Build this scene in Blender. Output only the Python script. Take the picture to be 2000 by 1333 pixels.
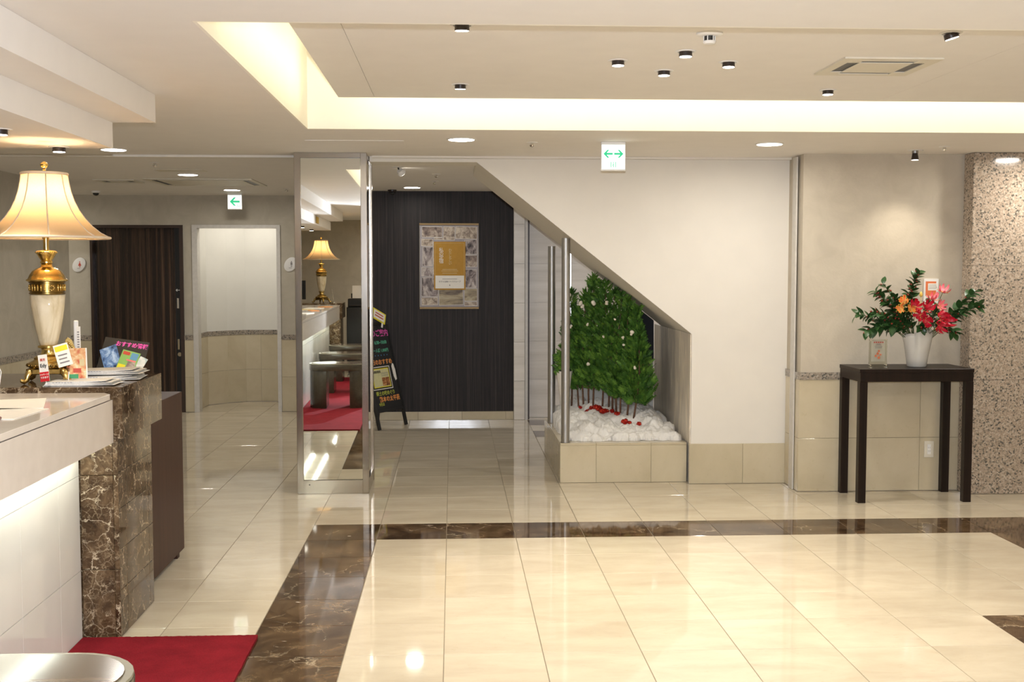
import bpy, bmesh, math, random
from mathutils import Vector, Matrix, Euler, noise as mnoise
R = math.radians
PI = math.pi
random.seed(7)
SC = bpy.context.scene
for o in list(bpy.data.objects):
    bpy.data.objects.remove(o)
COL = SC.collection

# ------------------------------------------------------------------ camera, world, exposure
CAM_H = 1.55
cam_d = bpy.data.cameras.new('camera')
cam_d.sensor_width = 36.0
cam_d.lens = 2262.5 * 36.0 / 2000.0
cam_d.clip_start = 0.05
cam_d.clip_end = 100
cam = bpy.data.objects.new('camera', cam_d)
COL.objects.link(cam)
cam.location = (0, 0, CAM_H)
cam.rotation_euler = (PI / 2 - 0.06241, 0.0, -0.05099)
SC.camera = cam

world = bpy.data.worlds.new('interior_world')
world.use_nodes = True
world.node_tree.nodes['Background'].inputs[0].default_value = (1.0, 0.9, 0.75, 1)
world.node_tree.nodes['Background'].inputs[1].default_value = 0.02
SC.world = world
SC.view_settings.view_transform = 'Standard'
SC.view_settings.look = 'None'
SC.view_settings.gamma = 1.0
SC.view_settings.use_curve_mapping = False
SC.view_settings.exposure = 0.60

# ------------------------------------------------------------------ lamps
WARM = (1.0, 0.90, 0.755)
COOL = (1.0, 0.95, 0.87)
NEUT = (0.92, 1.0, 0.93)


def lamp(name, kind, loc, energy, color, rot=(0, 0, 0), **kw):
    d = bpy.data.lights.new(name, kind)
    d.energy = energy
    d.color = color
    for k, v in kw.items():
        setattr(d, k, v)
    o = bpy.data.objects.new(name, d)
    o.location = loc
    o.rotation_euler = rot
    COL.objects.link(o)
    return o


# the photographer's pop-up flash, a hand's breadth above the lens
FLASH = lamp('camera_flash', 'SPOT', (0.0, 0.03, CAM_H + 0.105), 440.0, (0.82, 0.88, 1.0),
             rot=(PI / 2 - 0.05, 0, -0.05), spot_size=R(100), spot_blend=0.3, shadow_soft_size=0.012)

# ------------------------------------------------------------------ small helpers


class MB:
    """collects shapes in one bmesh; build() links them as one mesh object"""

    def __init__(self):
        self.bm = bmesh.new()
        self.mi = 0

    def _add(self, verts, faces):
        vs = [self.bm.verts.new(v) for v in verts]
        out = []
        for f in faces:
            try:
                fc = self.bm.faces.new([vs[i] for i in f])
                fc.material_index = self.mi
                out.append(fc)
            except ValueError:
                pass
        return vs, out

    def box(self, x0, x1, y0, y1, z0, z1, bevel=0.0, seg=1):
        vs, fs = self._add([(x0, y0, z0), (x1, y0, z0), (x1, y1, z0), (x0, y1, z0),
                            (x0, y0, z1), (x1, y0, z1), (x1, y1, z1), (x0, y1, z1)],
                           [(0, 3, 2, 1), (4, 5, 6, 7), (0, 1, 5, 4), (1, 2, 6, 5), (2, 3, 7, 6), (3, 0, 4, 7)])
        if bevel > 0:
            es = list({e for f in fs for e in f.edges})
            bmesh.ops.bevel(self.bm, geom=es, offset=bevel, segments=seg, affect='EDGES', profile=0.5)
        return self

    def prism(self, pts, lo, hi, axis='z', bevel=0.0):
        """polygon extruded along an axis: pts are (a, b) in the other two axes"""
        n = len(pts)

        def mk(p, t):
            if axis == 'z':
                return (p[0], p[1], t)
            if axis == 'y':
                return (p[0], t, p[1])
            return (t, p[0], p[1])
        verts = [mk(p, lo) for p in pts] + [mk(p, hi) for p in pts]
        faces = [tuple(range(n))[::-1], tuple(range(n, 2 * n))]
        for i in range(n):
            j = (i + 1) % n
            faces.append((i, j, n + j, n + i))
        vs, fs = self._add(verts, faces)
        bmesh.ops.recalc_face_normals(self.bm, faces=[f for f in fs if f.is_valid])
        if bevel > 0:
            es = list({e for f in fs[:2] for e in f.edges})
            bmesh.ops.bevel(self.bm, geom=es, offset=bevel, segments=2, affect='EDGES', profile=0.5)
        return self

    def lathe(self, prof, n=32, c=(0, 0), squash=None, flute=None):
        """prof: list of (r, z) from bottom to top around a vertical axis"""
        rings = []
        for r, z in prof:
            ring = []
            for k in range(n):
                a = 2 * PI * k / n
                rr = r
                if flute:
                    rr = r * (1 + flute[1] * abs(math.cos(a * flute[0] / 2)) - flute[1] / 2)
                ring.append((c[0] + rr * math.cos(a), c[1] + rr * math.sin(a), z))
            rings.append(ring)
        verts = [v for ring in rings for v in ring]
        faces = []
        for i in range(len(rings) - 1):
            for k in range(n):
                k2 = (k + 1) % n
                faces.append((i * n + k, i * n + k2, (i + 1) * n + k2, (i + 1) * n + k))
        faces.append(tuple(range(n))[::-1])
        faces.append(tuple(range((len(rings) - 1) * n, len(rings) * n)))
        self._add(verts, faces)
        return self

    def tube(self, path, rad, n=8, caps=True):
        """tube along a list of points; rad is a number or a list"""
        pts = [Vector(p) for p in path]
        m = len(pts)
        rads = rad if isinstance(rad, (list, tuple)) else [rad] * m
        verts = []
        prev = None
        for i, p in enumerate(pts):
            t = (pts[min(i + 1, m - 1)] - pts[max(i - 1, 0)])
            if t.length < 1e-9:
                t = Vector((0, 0, 1))
            t.normalize()
            if prev is None:
                a = Vector((1, 0, 0)) if abs(t.x) < 0.8 else Vector((0, 1, 0))
                u = t.cross(a).normalized()
            else:
                u = (prev - t * prev.dot(t))
                u = u.normalized() if u.length > 1e-6 else t.orthogonal().normalized()
            prev = u
            w = t.cross(u)
            for k in range(n):
                a = 2 * PI * k / n
                verts.append(tuple(p + (u * math.cos(a) + w * math.sin(a)) * rads[i]))
        faces = []
        for i in range(m - 1):
            for k in range(n):
                k2 = (k + 1) % n
                faces.append((i * n + k, i * n + k2, (i + 1) * n + k2, (i + 1) * n + k))
        if caps:
            faces.append(tuple(range(n))[::-1])
            faces.append(tuple(range((m - 1) * n, m * n)))
        self._add(verts, faces)
        return self

    def cyl(self, c, r, z0, z1, n=24, r2=None):
        r2 = r if r2 is None else r2
        return self.lathe([(r, z0), (r2, z1)], n=n, c=c)

    def ball(self, c, r, sub=2, s=(1, 1, 1)):
        res = bmesh.ops.create_icosphere(self.bm, subdivisions=sub, radius=1.0)
        for v in res['verts']:
            v.co = Vector((c[0] + v.co.x * r * s[0], c[1] + v.co.y * r * s[1], c[2] + v.co.z * r * s[2]))
            for f in v.link_faces:
                f.material_index = self.mi
        return self

    def quad(self, a, b, c, d):
        self._add([a, b, c, d], [(0, 1, 2, 3)])
        return self

    def build(self, name, mat, parent=None, smooth=False, loc=None, rot=None, fix=True):
        if fix:
            bmesh.ops.recalc_face_normals(self.bm, faces=self.bm.faces[:])
        me = bpy.data.meshes.new(name)
        self.bm.to_mesh(me)
        self.bm.free()
        for m in (mat if isinstance(mat, (list, tuple)) else [mat]):
            me.materials.append(m)
        if smooth:
            for p in me.polygons:
                p.use_smooth = True
            if smooth != 'all':
                try:
                    me.set_sharp_from_angle(angle=R(40))
                except Exception:
                    pass
        return put(name, me, parent, loc, rot)


def put(name, me, parent=None, loc=None, rot=None):
    o = bpy.data.objects.new(name, me)
    COL.objects.link(o)
    if parent is not None:
        o.parent = parent
    if loc is not None:
        o.location = loc
    if rot is not None:
        o.rotation_euler = rot
    return o


def tag(o, label=None, cat=None, group=None, kind=None):
    if label:
        o['label'] = label
    if cat:
        o['category'] = cat
    if group:
        o['group'] = group
    if kind:
        o['kind'] = kind
    return o


def thing(name, label, cat, loc=(0, 0, 0), rz=0.0, group=None):
    o = bpy.data.objects.new(name, None)
    o.empty_display_size = 0.05
    COL.objects.link(o)
    o.location = loc
    o.rotation_euler = (0, 0, rz)
    return tag(o, label, cat, group)


def struct(o, label):
    return tag(o, label, None, None, 'structure')


def box(name, mat, parent, x0, x1, y0, y1, z0, z1, bevel=0.0, seg=1, **kw):
    return MB().box(x0, x1, y0, y1, z0, z1, bevel, seg).build(name, mat, parent, **kw)


_fonts = {}


def text(name, body, size, mat, parent, loc, rot=(PI / 2, 0, 0), align='CENTER', depth=0.0004, bold=0.0, space=1.0):
    cu = bpy.data.curves.new('lettering', 'FONT')
    cu.body = body
    cu.size = size
    cu.align_x = align
    cu.align_y = 'CENTER'
    cu.extrude = depth
    cu.offset = bold
    cu.space_line = space
    cu.resolution_u = 3
    t = bpy.data.objects.new('lettering', cu)
    COL.objects.link(t)
    bpy.context.view_layer.update()
    me = bpy.data.meshes.new_from_object(t.evaluated_get(bpy.context.evaluated_depsgraph_get()))
    bpy.data.objects.remove(t)
    me.materials.clear()
    me.materials.append(mat)
    return put(name, me, parent, loc, rot)


# ------------------------------------------------------------------ materials
class NT:
    def __init__(self, name):
        self.m = bpy.data.materials.new(name)
        self.m.use_nodes = True
        self.t = self.m.node_tree
        self.b = self.t.nodes['Principled BSDF']

    def n(self, kind, **kw):
        nd = self.t.nodes.new('ShaderNode' + kind)
        for k, v in kw.items():
            setattr(nd, k, v)
        return nd

    def l(self, a, b):
        self.t.links.new(a, b)

    def coord(self, scale=(1, 1, 1), space='Object', jitter=False):
        tc = self.n('TexCoord')
        mp = self.n('Mapping')
        mp.inputs['Scale'].default_value = scale
        src = tc.outputs[space]
        if jitter:
            oi = self.n('ObjectInfo')
            mul = self.n('Math', operation='MULTIPLY')
            mul.inputs[1].default_value = 37.0
            self.l(oi.outputs['Random'], mul.inputs[0])
            add = self.n('VectorMath', operation='ADD')
            self.l(src, add.inputs[0])
            self.l(mul.outputs[0], add.inputs[1])
            src = add.outputs[0]
        self.l(src, mp.inputs['Vector'])
        return mp.outputs['Vector']

    def noise(self, vec, scale, detail=3.0, rough=0.55, dist=0.0):
        t = self.n('TexNoise')
        t.inputs['Scale'].default_value = scale
        t.inputs['Detail'].default_value = detail
        t.inputs['Roughness'].default_value = rough
        t.inputs['Distortion'].default_value = dist
        self.l(vec, t.inputs['Vector'])
        return t.outputs['Fac']

    def ramp(self, fac, stops, interp='LINEAR'):
        r = self.n('ValToRGB')
        r.color_ramp.interpolation = interp
        el = r.color_ramp.elements
        while len(el) < len(stops):
            el.new(0.5)
        for e, (p, c) in zip(el, stops):
            e.position = p
            e.color = (c[0], c[1], c[2], 1)
        self.l(fac, r.inputs['Fac'])
        return r.outputs['Color']

    def mix(self, fac, a, b, mode='MIX'):
        m = self.n('Mix', data_type='RGBA', blend_type=mode)
        for sock, v in ((m.inputs[0], fac), (m.inputs[6], a), (m.inputs[7], b)):
            if hasattr(v, 'is_output'):
                self.l(v, sock)
            elif isinstance(v, (int, float)):
                sock.default_value = v
            else:
                sock.default_value = (v[0], v[1], v[2], 1)
        return m.outputs[2]

    def bump(self, fac, strength=0.2, dist=0.01):
        b = self.n('Bump')
        b.inputs['Strength'].default_value = strength
        b.inputs['Distance'].default_value = dist
        self.l(fac, b.inputs['Height'])
        self.l(b.outputs['Normal'], self.b.inputs['Normal'])

    def set(self, color=None, rough=None, metal=None, spec=None, **kw):
        i = self.b.inputs
        if color is not None:
            if hasattr(color, 'is_output'):
                self.l(color, i['Base Color'])
            else:
                i['Base Color'].default_value = (color[0], color[1], color[2], 1)
        if rough is not None:
            if hasattr(rough, 'is_output'):
                self.l(rough, i['Roughness'])
            else:
                i['Roughness'].default_value = rough
        if metal is not None:
            i['Metallic'].default_value = metal
        if spec is not None:
            i['Specular IOR Level'].default_value = spec
        for k, v in kw.items():
            i[k].default_value = v
        return self.m


def plain(name, color, rough=0.5, metal=0.0, spec=0.5, grain=0.06, gscale=30.0, **kw):
    t = NT(name)
    v = t.coord()
    f = t.noise(v, gscale, 3)
    lo = tuple(max(0, c * (1 - grain)) for c in color)
    hi = tuple(min(1, c * (1 + grain)) for c in color)
    return t.set(t.ramp(f, [(0.3, lo), (0.7, hi)]), rough, metal, spec, **kw)


def emit(name, color, strength):
    t = NT(name)
    t.set(tuple(0.7 * c for c in color), 0.6)
    t.b.inputs['Emission Color'].default_value = (color[0], color[1], color[2], 1)
    t.b.inputs['Emission Strength'].default_value = strength
    return t.m


def stone(name, a, b, c, rough=0.08, scale=1.0, streak=(1, 1, 1), spec=0.5, rand=0.1, coat=0.0):
    """cream limestone: soft clouds, short fossil flecks, a slight change from slab to slab"""
    t = NT(name)
    v = t.coord(tuple(scale * s for s in streak), jitter=True)
    f1 = t.noise(v, 2.2, 5, 0.6, 0.4)
    f2 = t.noise(v, 26.0, 4, 0.7)
    base = t.ramp(f1, [(0.32, a), (0.5, b), (0.7, c)])
    fleck = t.ramp(f2, [(0.60, (1, 1, 1)), (0.74, (0.86, 0.84, 0.78))])
    col = t.mix(0.6, base, fleck, 'MULTIPLY')
    oi = t.n('ObjectInfo')
    tone = t.ramp(oi.outputs['Random'], [(0.0, (1 - rand, 1 - rand, 1 - rand * 1.2)), (1.0, (1, 1, 1))])
    col = t.mix(1.0, col, tone, 'MULTIPLY')
    return t.set(col, rough, 0, spec)


def emperador(name, light=1.0, scale=1.0, veins=0.6, more=0.0):
    t = NT(name)
    v = t.coord((scale, scale, scale), jitter=True)

    def warped(nscale, amt):
        wn = t.n('TexNoise')
        wn.inputs['Scale'].default_value = nscale
        wn.inputs['Detail'].default_value = 5.0
        wn.inputs['Roughness'].default_value = 0.65
        t.l(v, wn.inputs['Vector'])
        sc = t.n('VectorMath', operation='SCALE')
        sc.inputs['Scale'].default_value = amt
        t.l(wn.outputs['Color'], sc.inputs[0])
        ad = t.n('VectorMath', operation='ADD')
        t.l(v, ad.inputs[0])
        t.l(sc.outputs[0], ad.inputs[1])
        return ad.outputs[0]

    def crack(vec, s, w):
        vor = t.n('TexVoronoi', feature='DISTANCE_TO_EDGE')
        vor.inputs['Scale'].default_value = s
        t.l(vec, vor.inputs['Vector'])
        return t.ramp(vor.outputs['Distance'], [(0.0, (1, 1, 1)), (w * 0.35, (0.4, 0.4, 0.4)), (w, (0, 0, 0))])
    k = light
    cloud = t.noise(v, 4.5, 8, 0.68, 1.2)
    base = t.ramp(cloud, [(0.30, (0.022 * k, 0.012 * k, 0.006 * k)), (0.46, (0.052 * k, 0.029 * k, 0.014 * k)),
                          (0.58, (0.098 * k, 0.060 * k, 0.030 * k)), (0.74, (0.18 * k, 0.12 * k, 0.066 * k))])
    w1, w2 = warped(9.0, 0.16), warped(22.0, 0.07)
    br1 = t.ramp(t.noise(v, 3.0, 4, 0.7), [(0.47 - more, (0, 0, 0)), (0.66 - more, (1, 1, 1))])
    br2 = t.ramp(t.noise(v, 7.0, 4, 0.7), [(0.50 - more, (0, 0, 0)), (0.68 - more, (1, 1, 1))])
    v1 = t.mix(1.0, crack(w1, 5.0, 0.030), br1, 'MULTIPLY')
    v2 = t.mix(1.0, crack(w2, 20.0, 0.09), br2, 'MULTIPLY')
    col = t.mix(t.mix(1.0, v2, (veins * 0.8,) * 3, 'MULTIPLY'), base, (0.33, 0.25, 0.155))
    col = t.mix(t.mix(1.0, v1, (veins,) * 3, 'MULTIPLY'), col, (0.55, 0.45, 0.31))
    chip = t.ramp(t.noise(t.coord((4, 10, 8), jitter=True), 2.6, 2), [(0.755, (0, 0, 0)), (0.768, (1, 1, 1))])
    col = t.mix(chip, col, (0.72, 0.66, 0.55))
    return t.set(col, 0.05, 0, 0.36)


def granite(name, tint=(1, 1, 1), scale=1.0):
    t = NT(name)
    v = t.coord((scale, scale, scale))
    vor = t.n('TexVoronoi')
    vor.inputs['Scale'].default_value = 98.0
    t.l(v, vor.inputs['Vector'])
    sep = t.n('SeparateColor')
    t.l(vor.outputs['Color'], sep.inputs[0])

    def c(r, g, b):
        return (r * tint[0], g * tint[1], b * tint[2])
    base = t.ramp(sep.outputs[0], [(0.0, c(.10, .092, .078)), (0.10, c(.16, .145, .118)), (0.16, c(.28, .235, .185)), (0.30, c(.36, .285, .215)),
                                   (0.6, c(.42, .33, .25)), (1.0, c(.50, .42, .335))])
    n2 = t.noise(v, 95, 3, 0.7)
    col = t.mix(0.6, base, t.ramp(n2, [(0.36, (0.45, 0.41, 0.37)), (0.55, (1, 1, 1))]), 'MULTIPLY')
    return t.set(col, 0.12, 0, 0.5)


def stripes(name, stops, scale, rough=0.3, spec=0.5, fine=1.0, warp=0.0, axis='x'):
    t = NT(name)
    sv = {'x': (1, 0.02, 0.012), 'y': (0.02, 1, 0.012), 'z': (0.012, 0.012, 1)}[axis]
    v = t.coord(sv)
    f = t.noise(v, scale, 6, 0.72, warp)
    col = t.ramp(f, stops)
    f2 = t.noise(t.coord(tuple(x * 4 for x in sv)), scale * 2.2, 3, 0.7)
    col = t.mix(0.55 * fine, col, t.ramp(f2, [(0.3, (0.55, 0.55, 0.55)), (0.65, (1, 1, 1))]), 'MULTIPLY')
    return t.set(col, rough, 0, spec)


def brushed(name, color=(0.62, 0.58, 0.52), rough=0.17, aniso=0.5, axis=(60, 60, 1)):
    t = NT(name)
    f = t.noise(t.coord(axis), 6.0, 3)
    r = t.n('MapRange')
    r.inputs['To Min'].default_value = rough * 0.8
    r.inputs['To Max'].default_value = rough * 1.25
    t.l(f, r.inputs['Value'])
    return t.set(color, r.outputs[0], 1.0)


def plaster(name, a, b, scale=5.0, bump=0.25, rough=0.75):
    t = NT(name)
    v = t.coord()
    f = t.noise(v, scale, 5, 0.6, 0.9)
    f2 = t.noise(v, scale * 12, 3)
    t.bump(f2, bump, 0.004)
    return t.set(t.ramp(f, [(0.3, a), (0.7, b)]), rough, 0, 0.25)


M = {}
M['paint'] = plain('white_ceiling_paint', (0.78, 0.745, 0.70), 0.8, spec=0.2, grain=0.015, gscale=6)
M['wallwhite'] = plain('white_wall_paint', (0.72, 0.68, 0.61), 0.7, spec=0.25, grain=0.015, gscale=6)
M['cove'] = plain('cove_white_paint', (0.86, 0.83, 0.74), 0.8, spec=0.2, grain=0.01, gscale=6)
M['tile'] = stone('cream_floor_stone', (0.49, 0.42, 0.315), (0.54, 0.47, 0.355), (0.59, 0.52, 0.40), 0.045, 1.0, (1, 2.4, 1), rand=0.07)
M['grout'] = plain('floor_grout', (0.20, 0.165, 0.11), 0.8)
M['darktile'] = emperador('dark_marble_floor', 1.05, 0.8, 0.6)
M['wains'] = stone('cream_wainscot_stone', (0.50, 0.425, 0.295), (0.56, 0.485, 0.345), (0.61, 0.535, 0.39), 0.14, 1.0, rand=0.1)
M['jambstone'] = stone('pale_travertine', (0.62, 0.56, 0.48), (0.70, 0.64, 0.56), (0.78, 0.72, 0.64), 0.3, 1.0, (0.3, 0.3, 5), rand=0.06)
M['marble'] = emperador('brown_emperador_marble', 0.95, 2.0, 1.0, 0.07)
M['granite'] = granite('pink_granite')
M['rail'] = granite('grey_granite_rail', (0.8, 0.86, 0.92), 1.0)
M['paper'] = plaster('beige_wallpaper', (0.46, 0.405, 0.32), (0.53, 0.47, 0.375))
M['papershade'] = plaster('shaded_beige_wallpaper', (0.40, 0.36, 0.285), (0.47, 0.425, 0.34))  # the beige wallpaper again, darkened in colour for the dimmer left side
M['alcove'] = plain('alcove_white_paint', (0.66, 0.64, 0.58), 0.7, spec=0.2, grain=0.02, gscale=4)
M['darkwall'] = stripes('dark_striped_wallcovering', [(0.30, (0.010, 0.009, 0.009)), (0.5, (0.025, 0.020, 0.019)), (0.66, (0.052, 0.040, 0.036)), (0.8, (0.085, 0.068, 0.06))], 95.0, 0.5, 0.2)
M['zebra'] = stripes('dark_zebrawood', [(0.34, (0.010, 0.006, 0.005)), (0.5, (0.022, 0.013, 0.010)), (0.6, (0.07, 0.04, 0.025)), (0.72, (0.15, 0.09, 0.055))], 26.0, 0.25, 0.5)
M['wenge'] = stripes('dark_wenge_wood', [(0.3, (0.009, 0.005, 0.0035)), (0.7, (0.022, 0.012, 0.008))], 30.0, 0.38, 0.22)
M['walnut'] = stripes('brown_walnut', [(0.3, (0.034, 0.013, 0.008)), (0.7, (0.070, 0.029, 0.017))], 18.0, 0.45, 0.2, axis='y')
M['frame'] = plain('brown_door_frame', (0.035, 0.019, 0.012), 0.4)
M['casing'] = plain('white_metal_casing', (0.56, 0.53, 0.48), 0.4)
M['steel'] = brushed('brushed_steel', (0.45, 0.41, 0.355))
M['steel_dark'] = brushed('dark_steel', (0.40, 0.39, 0.37), 0.42)
M['chrome'] = plain('polished_chrome', (0.8, 0.79, 0.77), 0.08, 1.0, grain=0.01)
M['black'] = plain('black_plastic', (0.012, 0.012, 0.012), 0.35)
M['white'] = plain('white_plastic', (0.74, 0.72, 0.68), 0.4, grain=0.02)
M['offwhite'] = plain('ivory_plastic', (0.66, 0.61, 0.50), 0.45, grain=0.02)
_m = NT('silvered_mirror')
_f = _m.noise(_m.coord(), 0.8, 1)
M['mirror'] = _m.set(_m.ramp(_f, [(0.0, (0.86, 0.88, 0.85)), (1.0, (0.88, 0.90, 0.87))]), 0.0, 1.0)
_g = NT('clear_acrylic')
M['acrylic'] = _g.set((0.95, 0.97, 0.95), 0.02, 0, 0.5, **{'Transmission Weight': 1.0, 'IOR': 1.25})
M['lamp_on'] = emit('lit_downlight', (1.0, 0.96, 0.88), 14.0)
M['spot_on'] = emit('lit_spot_lamp', (1.0, 0.93, 0.82), 16.0)
M['tube_on'] = emit('lit_cove_tube', (1.0, 0.90, 0.66), 10.0)
M['led_on'] = emit('lit_led_strip', (0.93, 1.0, 0.90), 24.0)
M['edge_glow'] = emit('glowing_edge', (0.90, 0.95, 1.0), 2.0)
# ------------------------------------------------------------------ the setting: floor
X0, Y0, TS = -0.441, 6.583, 0.40
BAND = 0.405
CH = 2.335          # height of the low ceiling
FX0, FX1, FY0, FY1 = -5.6, 5.0, -3.1, 14.2
floor = MB().box(FX0, FX1, FY0, FY1, -0.08, -0.0022).build('floor', M['grout'])
struct(floor, 'polished cream stone floor laid in square tiles with dark marble bands')


def row_span(k):
    """k < 0: rows in front of the dark band, 0: the band, k > 0: rows behind it"""
    if k == 0:
        return Y0, Y0 + BAND
    if k > 0:
        return Y0 + BAND + TS * (k - 1), Y0 + BAND + TS * k
    return Y0 + TS * k, Y0 + TS * (k + 1)


def is_dark(i, k):
    if k <= 0 and i in (-1, 9):
        return True
    if k == 0 and 0 <= i <= 8:
        return True
    if k == -5 and i >= 7:
        return True
    if i >= 3 and i <= 6 and k in (10, 12):
        return True
    return False


def tile_mesh(name, w, h, mat):
    mb = MB()
    g = 0.0017
    mb.box(-w / 2 + g, w / 2 - g, -h / 2 + g, h / 2 - g, -0.012, 0.0, 0.0008)
    o = mb.build(name, mat)
    me = o.data
    bpy.data.objects.remove(o)
    return me


TM = {('l', 0): tile_mesh('tile', TS, TS, M['tile']), ('d', 0): tile_mesh('tile', TS, TS, M['darktile']),
      ('l', 1): tile_mesh('tile', TS, BAND, M['tile']), ('d', 1): tile_mesh('tile', TS, BAND, M['darktile'])}
cy_, sy_ = math.cos(0.05099), math.sin(0.05099)
cells = []
for k in range(-24, 18):
    ya, yb = row_span(k)
    for i in range(-13, 14):
        xc, yc = X0 + TS * (i + 0.5), (ya + yb) / 2
        d = xc * sy_ + yc * cy_
        s = xc * cy_ - yc * sy_
        seen = d > 3.9 and abs(s / d) < 0.475
        if xc < -3.7 and yc < 11.0:
            seen = False
        if xc < -1.75 and yc < 6.2:
            seen = False
        if xc > 1.0 and yc > 8.2 or xc > 2.5 and yc > 7.9:
            seen = False
        if yc > 11.9 and xc > -1.5 or yc > 12.7 and (xc < -2.9):
            seen = False
        cells.append((0 if seen else 1, d, i, k, xc, yc))
cells.sort()
field_l, field_d = MB(), MB()
n_single = 0
for hid, d, i, k, xc, yc in cells:
    dark = is_dark(i, k)
    if not hid and n_single < 300:
        n_single += 1
        put('tile', TM['d' if dark else 'l', 1 if k == 0 else 0], floor, (xc, yc, 0))
    else:
        ya, yb = row_span(k)
        (field_d if dark else field_l).box(X0 + TS * i + 0.0012, X0 + TS * (i + 1) - 0.0012, ya + 0.0012, yb - 0.0012, -0.012, 0.0)
tag(field_l.build('tile_field', M['tile'], floor), kind='stuff')
tag(field_d.build('dark_tile_field', M['darktile'], floor), kind='stuff')

# ------------------------------------------------------------------ ceiling with the lit cove
CX0, CX1, CY0, CY1 = -0.812, 4.45, 3.79, 6.62
PZ = 2.48
cb = MB()
T = 0.05
g_ = 0.012
cb.box(FX0, FX1, FY0, CY0 - g_, CH, CH + T)
cb.box(FX0, CX0 - g_, CY0 - g_, CY1 + g_, CH, CH + T)
cb.box(CX1 + g_, FX1, CY0 - g_, CY1 + g_, CH, CH + T)
cb.box(FX0, FX1, CY1 + g_, FY1, CH, CH + T)
ceiling = cb.build('ceiling', M['paint'])
struct(ceiling, 'white painted ceiling with a long lit cove around a raised panel')
for a in ((CX0 - g_, CX0, CY0 - g_, CY1 + g_), (CX1, CX1 + g_, CY0 - g_, CY1 + g_), (CX0, CX1, CY1, CY1 + g_), (CX0, CX1, CY0 - g_, CY0)):
    box('cove_wall', M['cove'], ceiling, *a, CH, 2.80)
box('cove_top', M['cove'], ceiling, CX0 - 0.03, CX1 + 0.03, CY0 - 0.03, CY1 + 0.03, 2.80, 2.83)
PX0, PX1, PY0, PY1 = -0.617, 4.25, 3.98, 6.40
for xa, xb in ((PX0, -0.4225), (-0.4205, 2.36), (2.362, PX1)):
    box('raised_panel', M['paint'], ceiling, xa, xb, PY0, PY1, PZ, PZ + 0.04)
# stepped soffit above the reception counter
box('soffit_box', M['paint'], ceiling, -3.6, -1.340, -0.45, 5.365, 2.209, CH - 0.001)
box('soffit_box', M['paint'], ceiling, -3.6, -1.532, -0.75, 5.365, 2.093, 2.2085)
# access hatch outline in the low ceiling
hx0, hx1, hy0, hy1 = -0.90, -0.298, 7.19, 7.66
box('hatch_panel', M['paint'], ceiling, hx0, hx1, hy0, hy1, CH - 0.003, CH)
# shallow white beam lines where the lobby meets the passage
t1 = box('trim_1', M['wallwhite'], None, -3.6, -1.085, 8.16, 8.22, CH - 0.016, CH - 0.0005)
struct(t1, 'thin white ceiling trim left of the mirror pillar')
t2 = box('trim_2', M['wallwhite'], None, -0.56, 2.40, 8.155, 8.20, CH - 0.014, CH - 0.0005)
struct(t2, 'thin white ceiling trim above the stair wall')

# ------------------------------------------------------------------ walls


def wains(parent, x0, x1, y, joints, rows=((0.004, 0.379), (0.381, 0.782)), face=-1, th=0.012, mat='wains'):
    xs = [x0] + list(joints) + [x1]
    for xa, xb in zip(xs[:-1], xs[1:]):
        for za, zb in rows:
            box('stone_tile', M[mat], parent, xa + 0.001, xb - 0.001, min(y, y + face * th), max(y, y + face * th), za, zb, 0.001)


def wains_x(parent, x, y0, y1, joints, rows=((0.004, 0.379), (0.381, 0.782)), face=1, th=0.012, mat='wains'):
    ys = [y0] + list(joints) + [y1]
    for ya, yb in zip(ys[:-1], ys[1:]):
        for za, zb in rows:
            box('stone_tile', M[mat], parent, min(x, x + face * th), max(x, x + face * th), ya + 0.001, yb - 0.001, za, zb, 0.001)


# left wall of the lobby
wall_left = box('wall_left', M['papershade'], None, -3.74, -3.62, FY0, 11.17, 0, CH)
struct(wall_left, 'shade-tinted beige papered wall behind the reception counter with a granite rail')
box('granite_rail', M['rail'], wall_left, -3.62, -3.603, FY0, 11.17, 0.782, 0.836)
wains_x(wall_left, -3.62, 8.0, 11.17, (8.8, 9.6, 10.4))
box('lower_cladding', M['wains'], wall_left, -3.62, -3.608, FY0, 7.999, 0.004, 0.782)

# far wall with the sliding door and the alcove
DWY = 12.62
mb = MB()
mb.box(FX0, -3.866, DWY, DWY + 0.12, 0, CH)
mb.box(-3.866, -2.886, DWY, DWY + 0.12, 2.016, CH)
mb.box(-2.886, -2.789, DWY, DWY + 0.12, 0, CH)
mb.box(-2.789, -1.853, DWY, DWY + 0.12, 2.018, CH)
mb.box(-1.853, -1.20, DWY, DWY + 0.12, 0, CH)
wall_far = mb.build('wall_far_left', M['papershade'])
struct(wall_far, 'shade-tinted beige papered wall holding the dark sliding door and the alcove opening')
for xa, xb in ((FX0, -3.866), (-2.886, -2.789), (-1.853, -1.26)):
    box('granite_rail', M['rail'], wall_far, xa, xb, DWY - 0.016, DWY, 0.782, 0.836)
    wains(wall_far, xa, xb, DWY, [xa + (xb - xa) / 2] if xb - xa > 0.8 else [])
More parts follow.
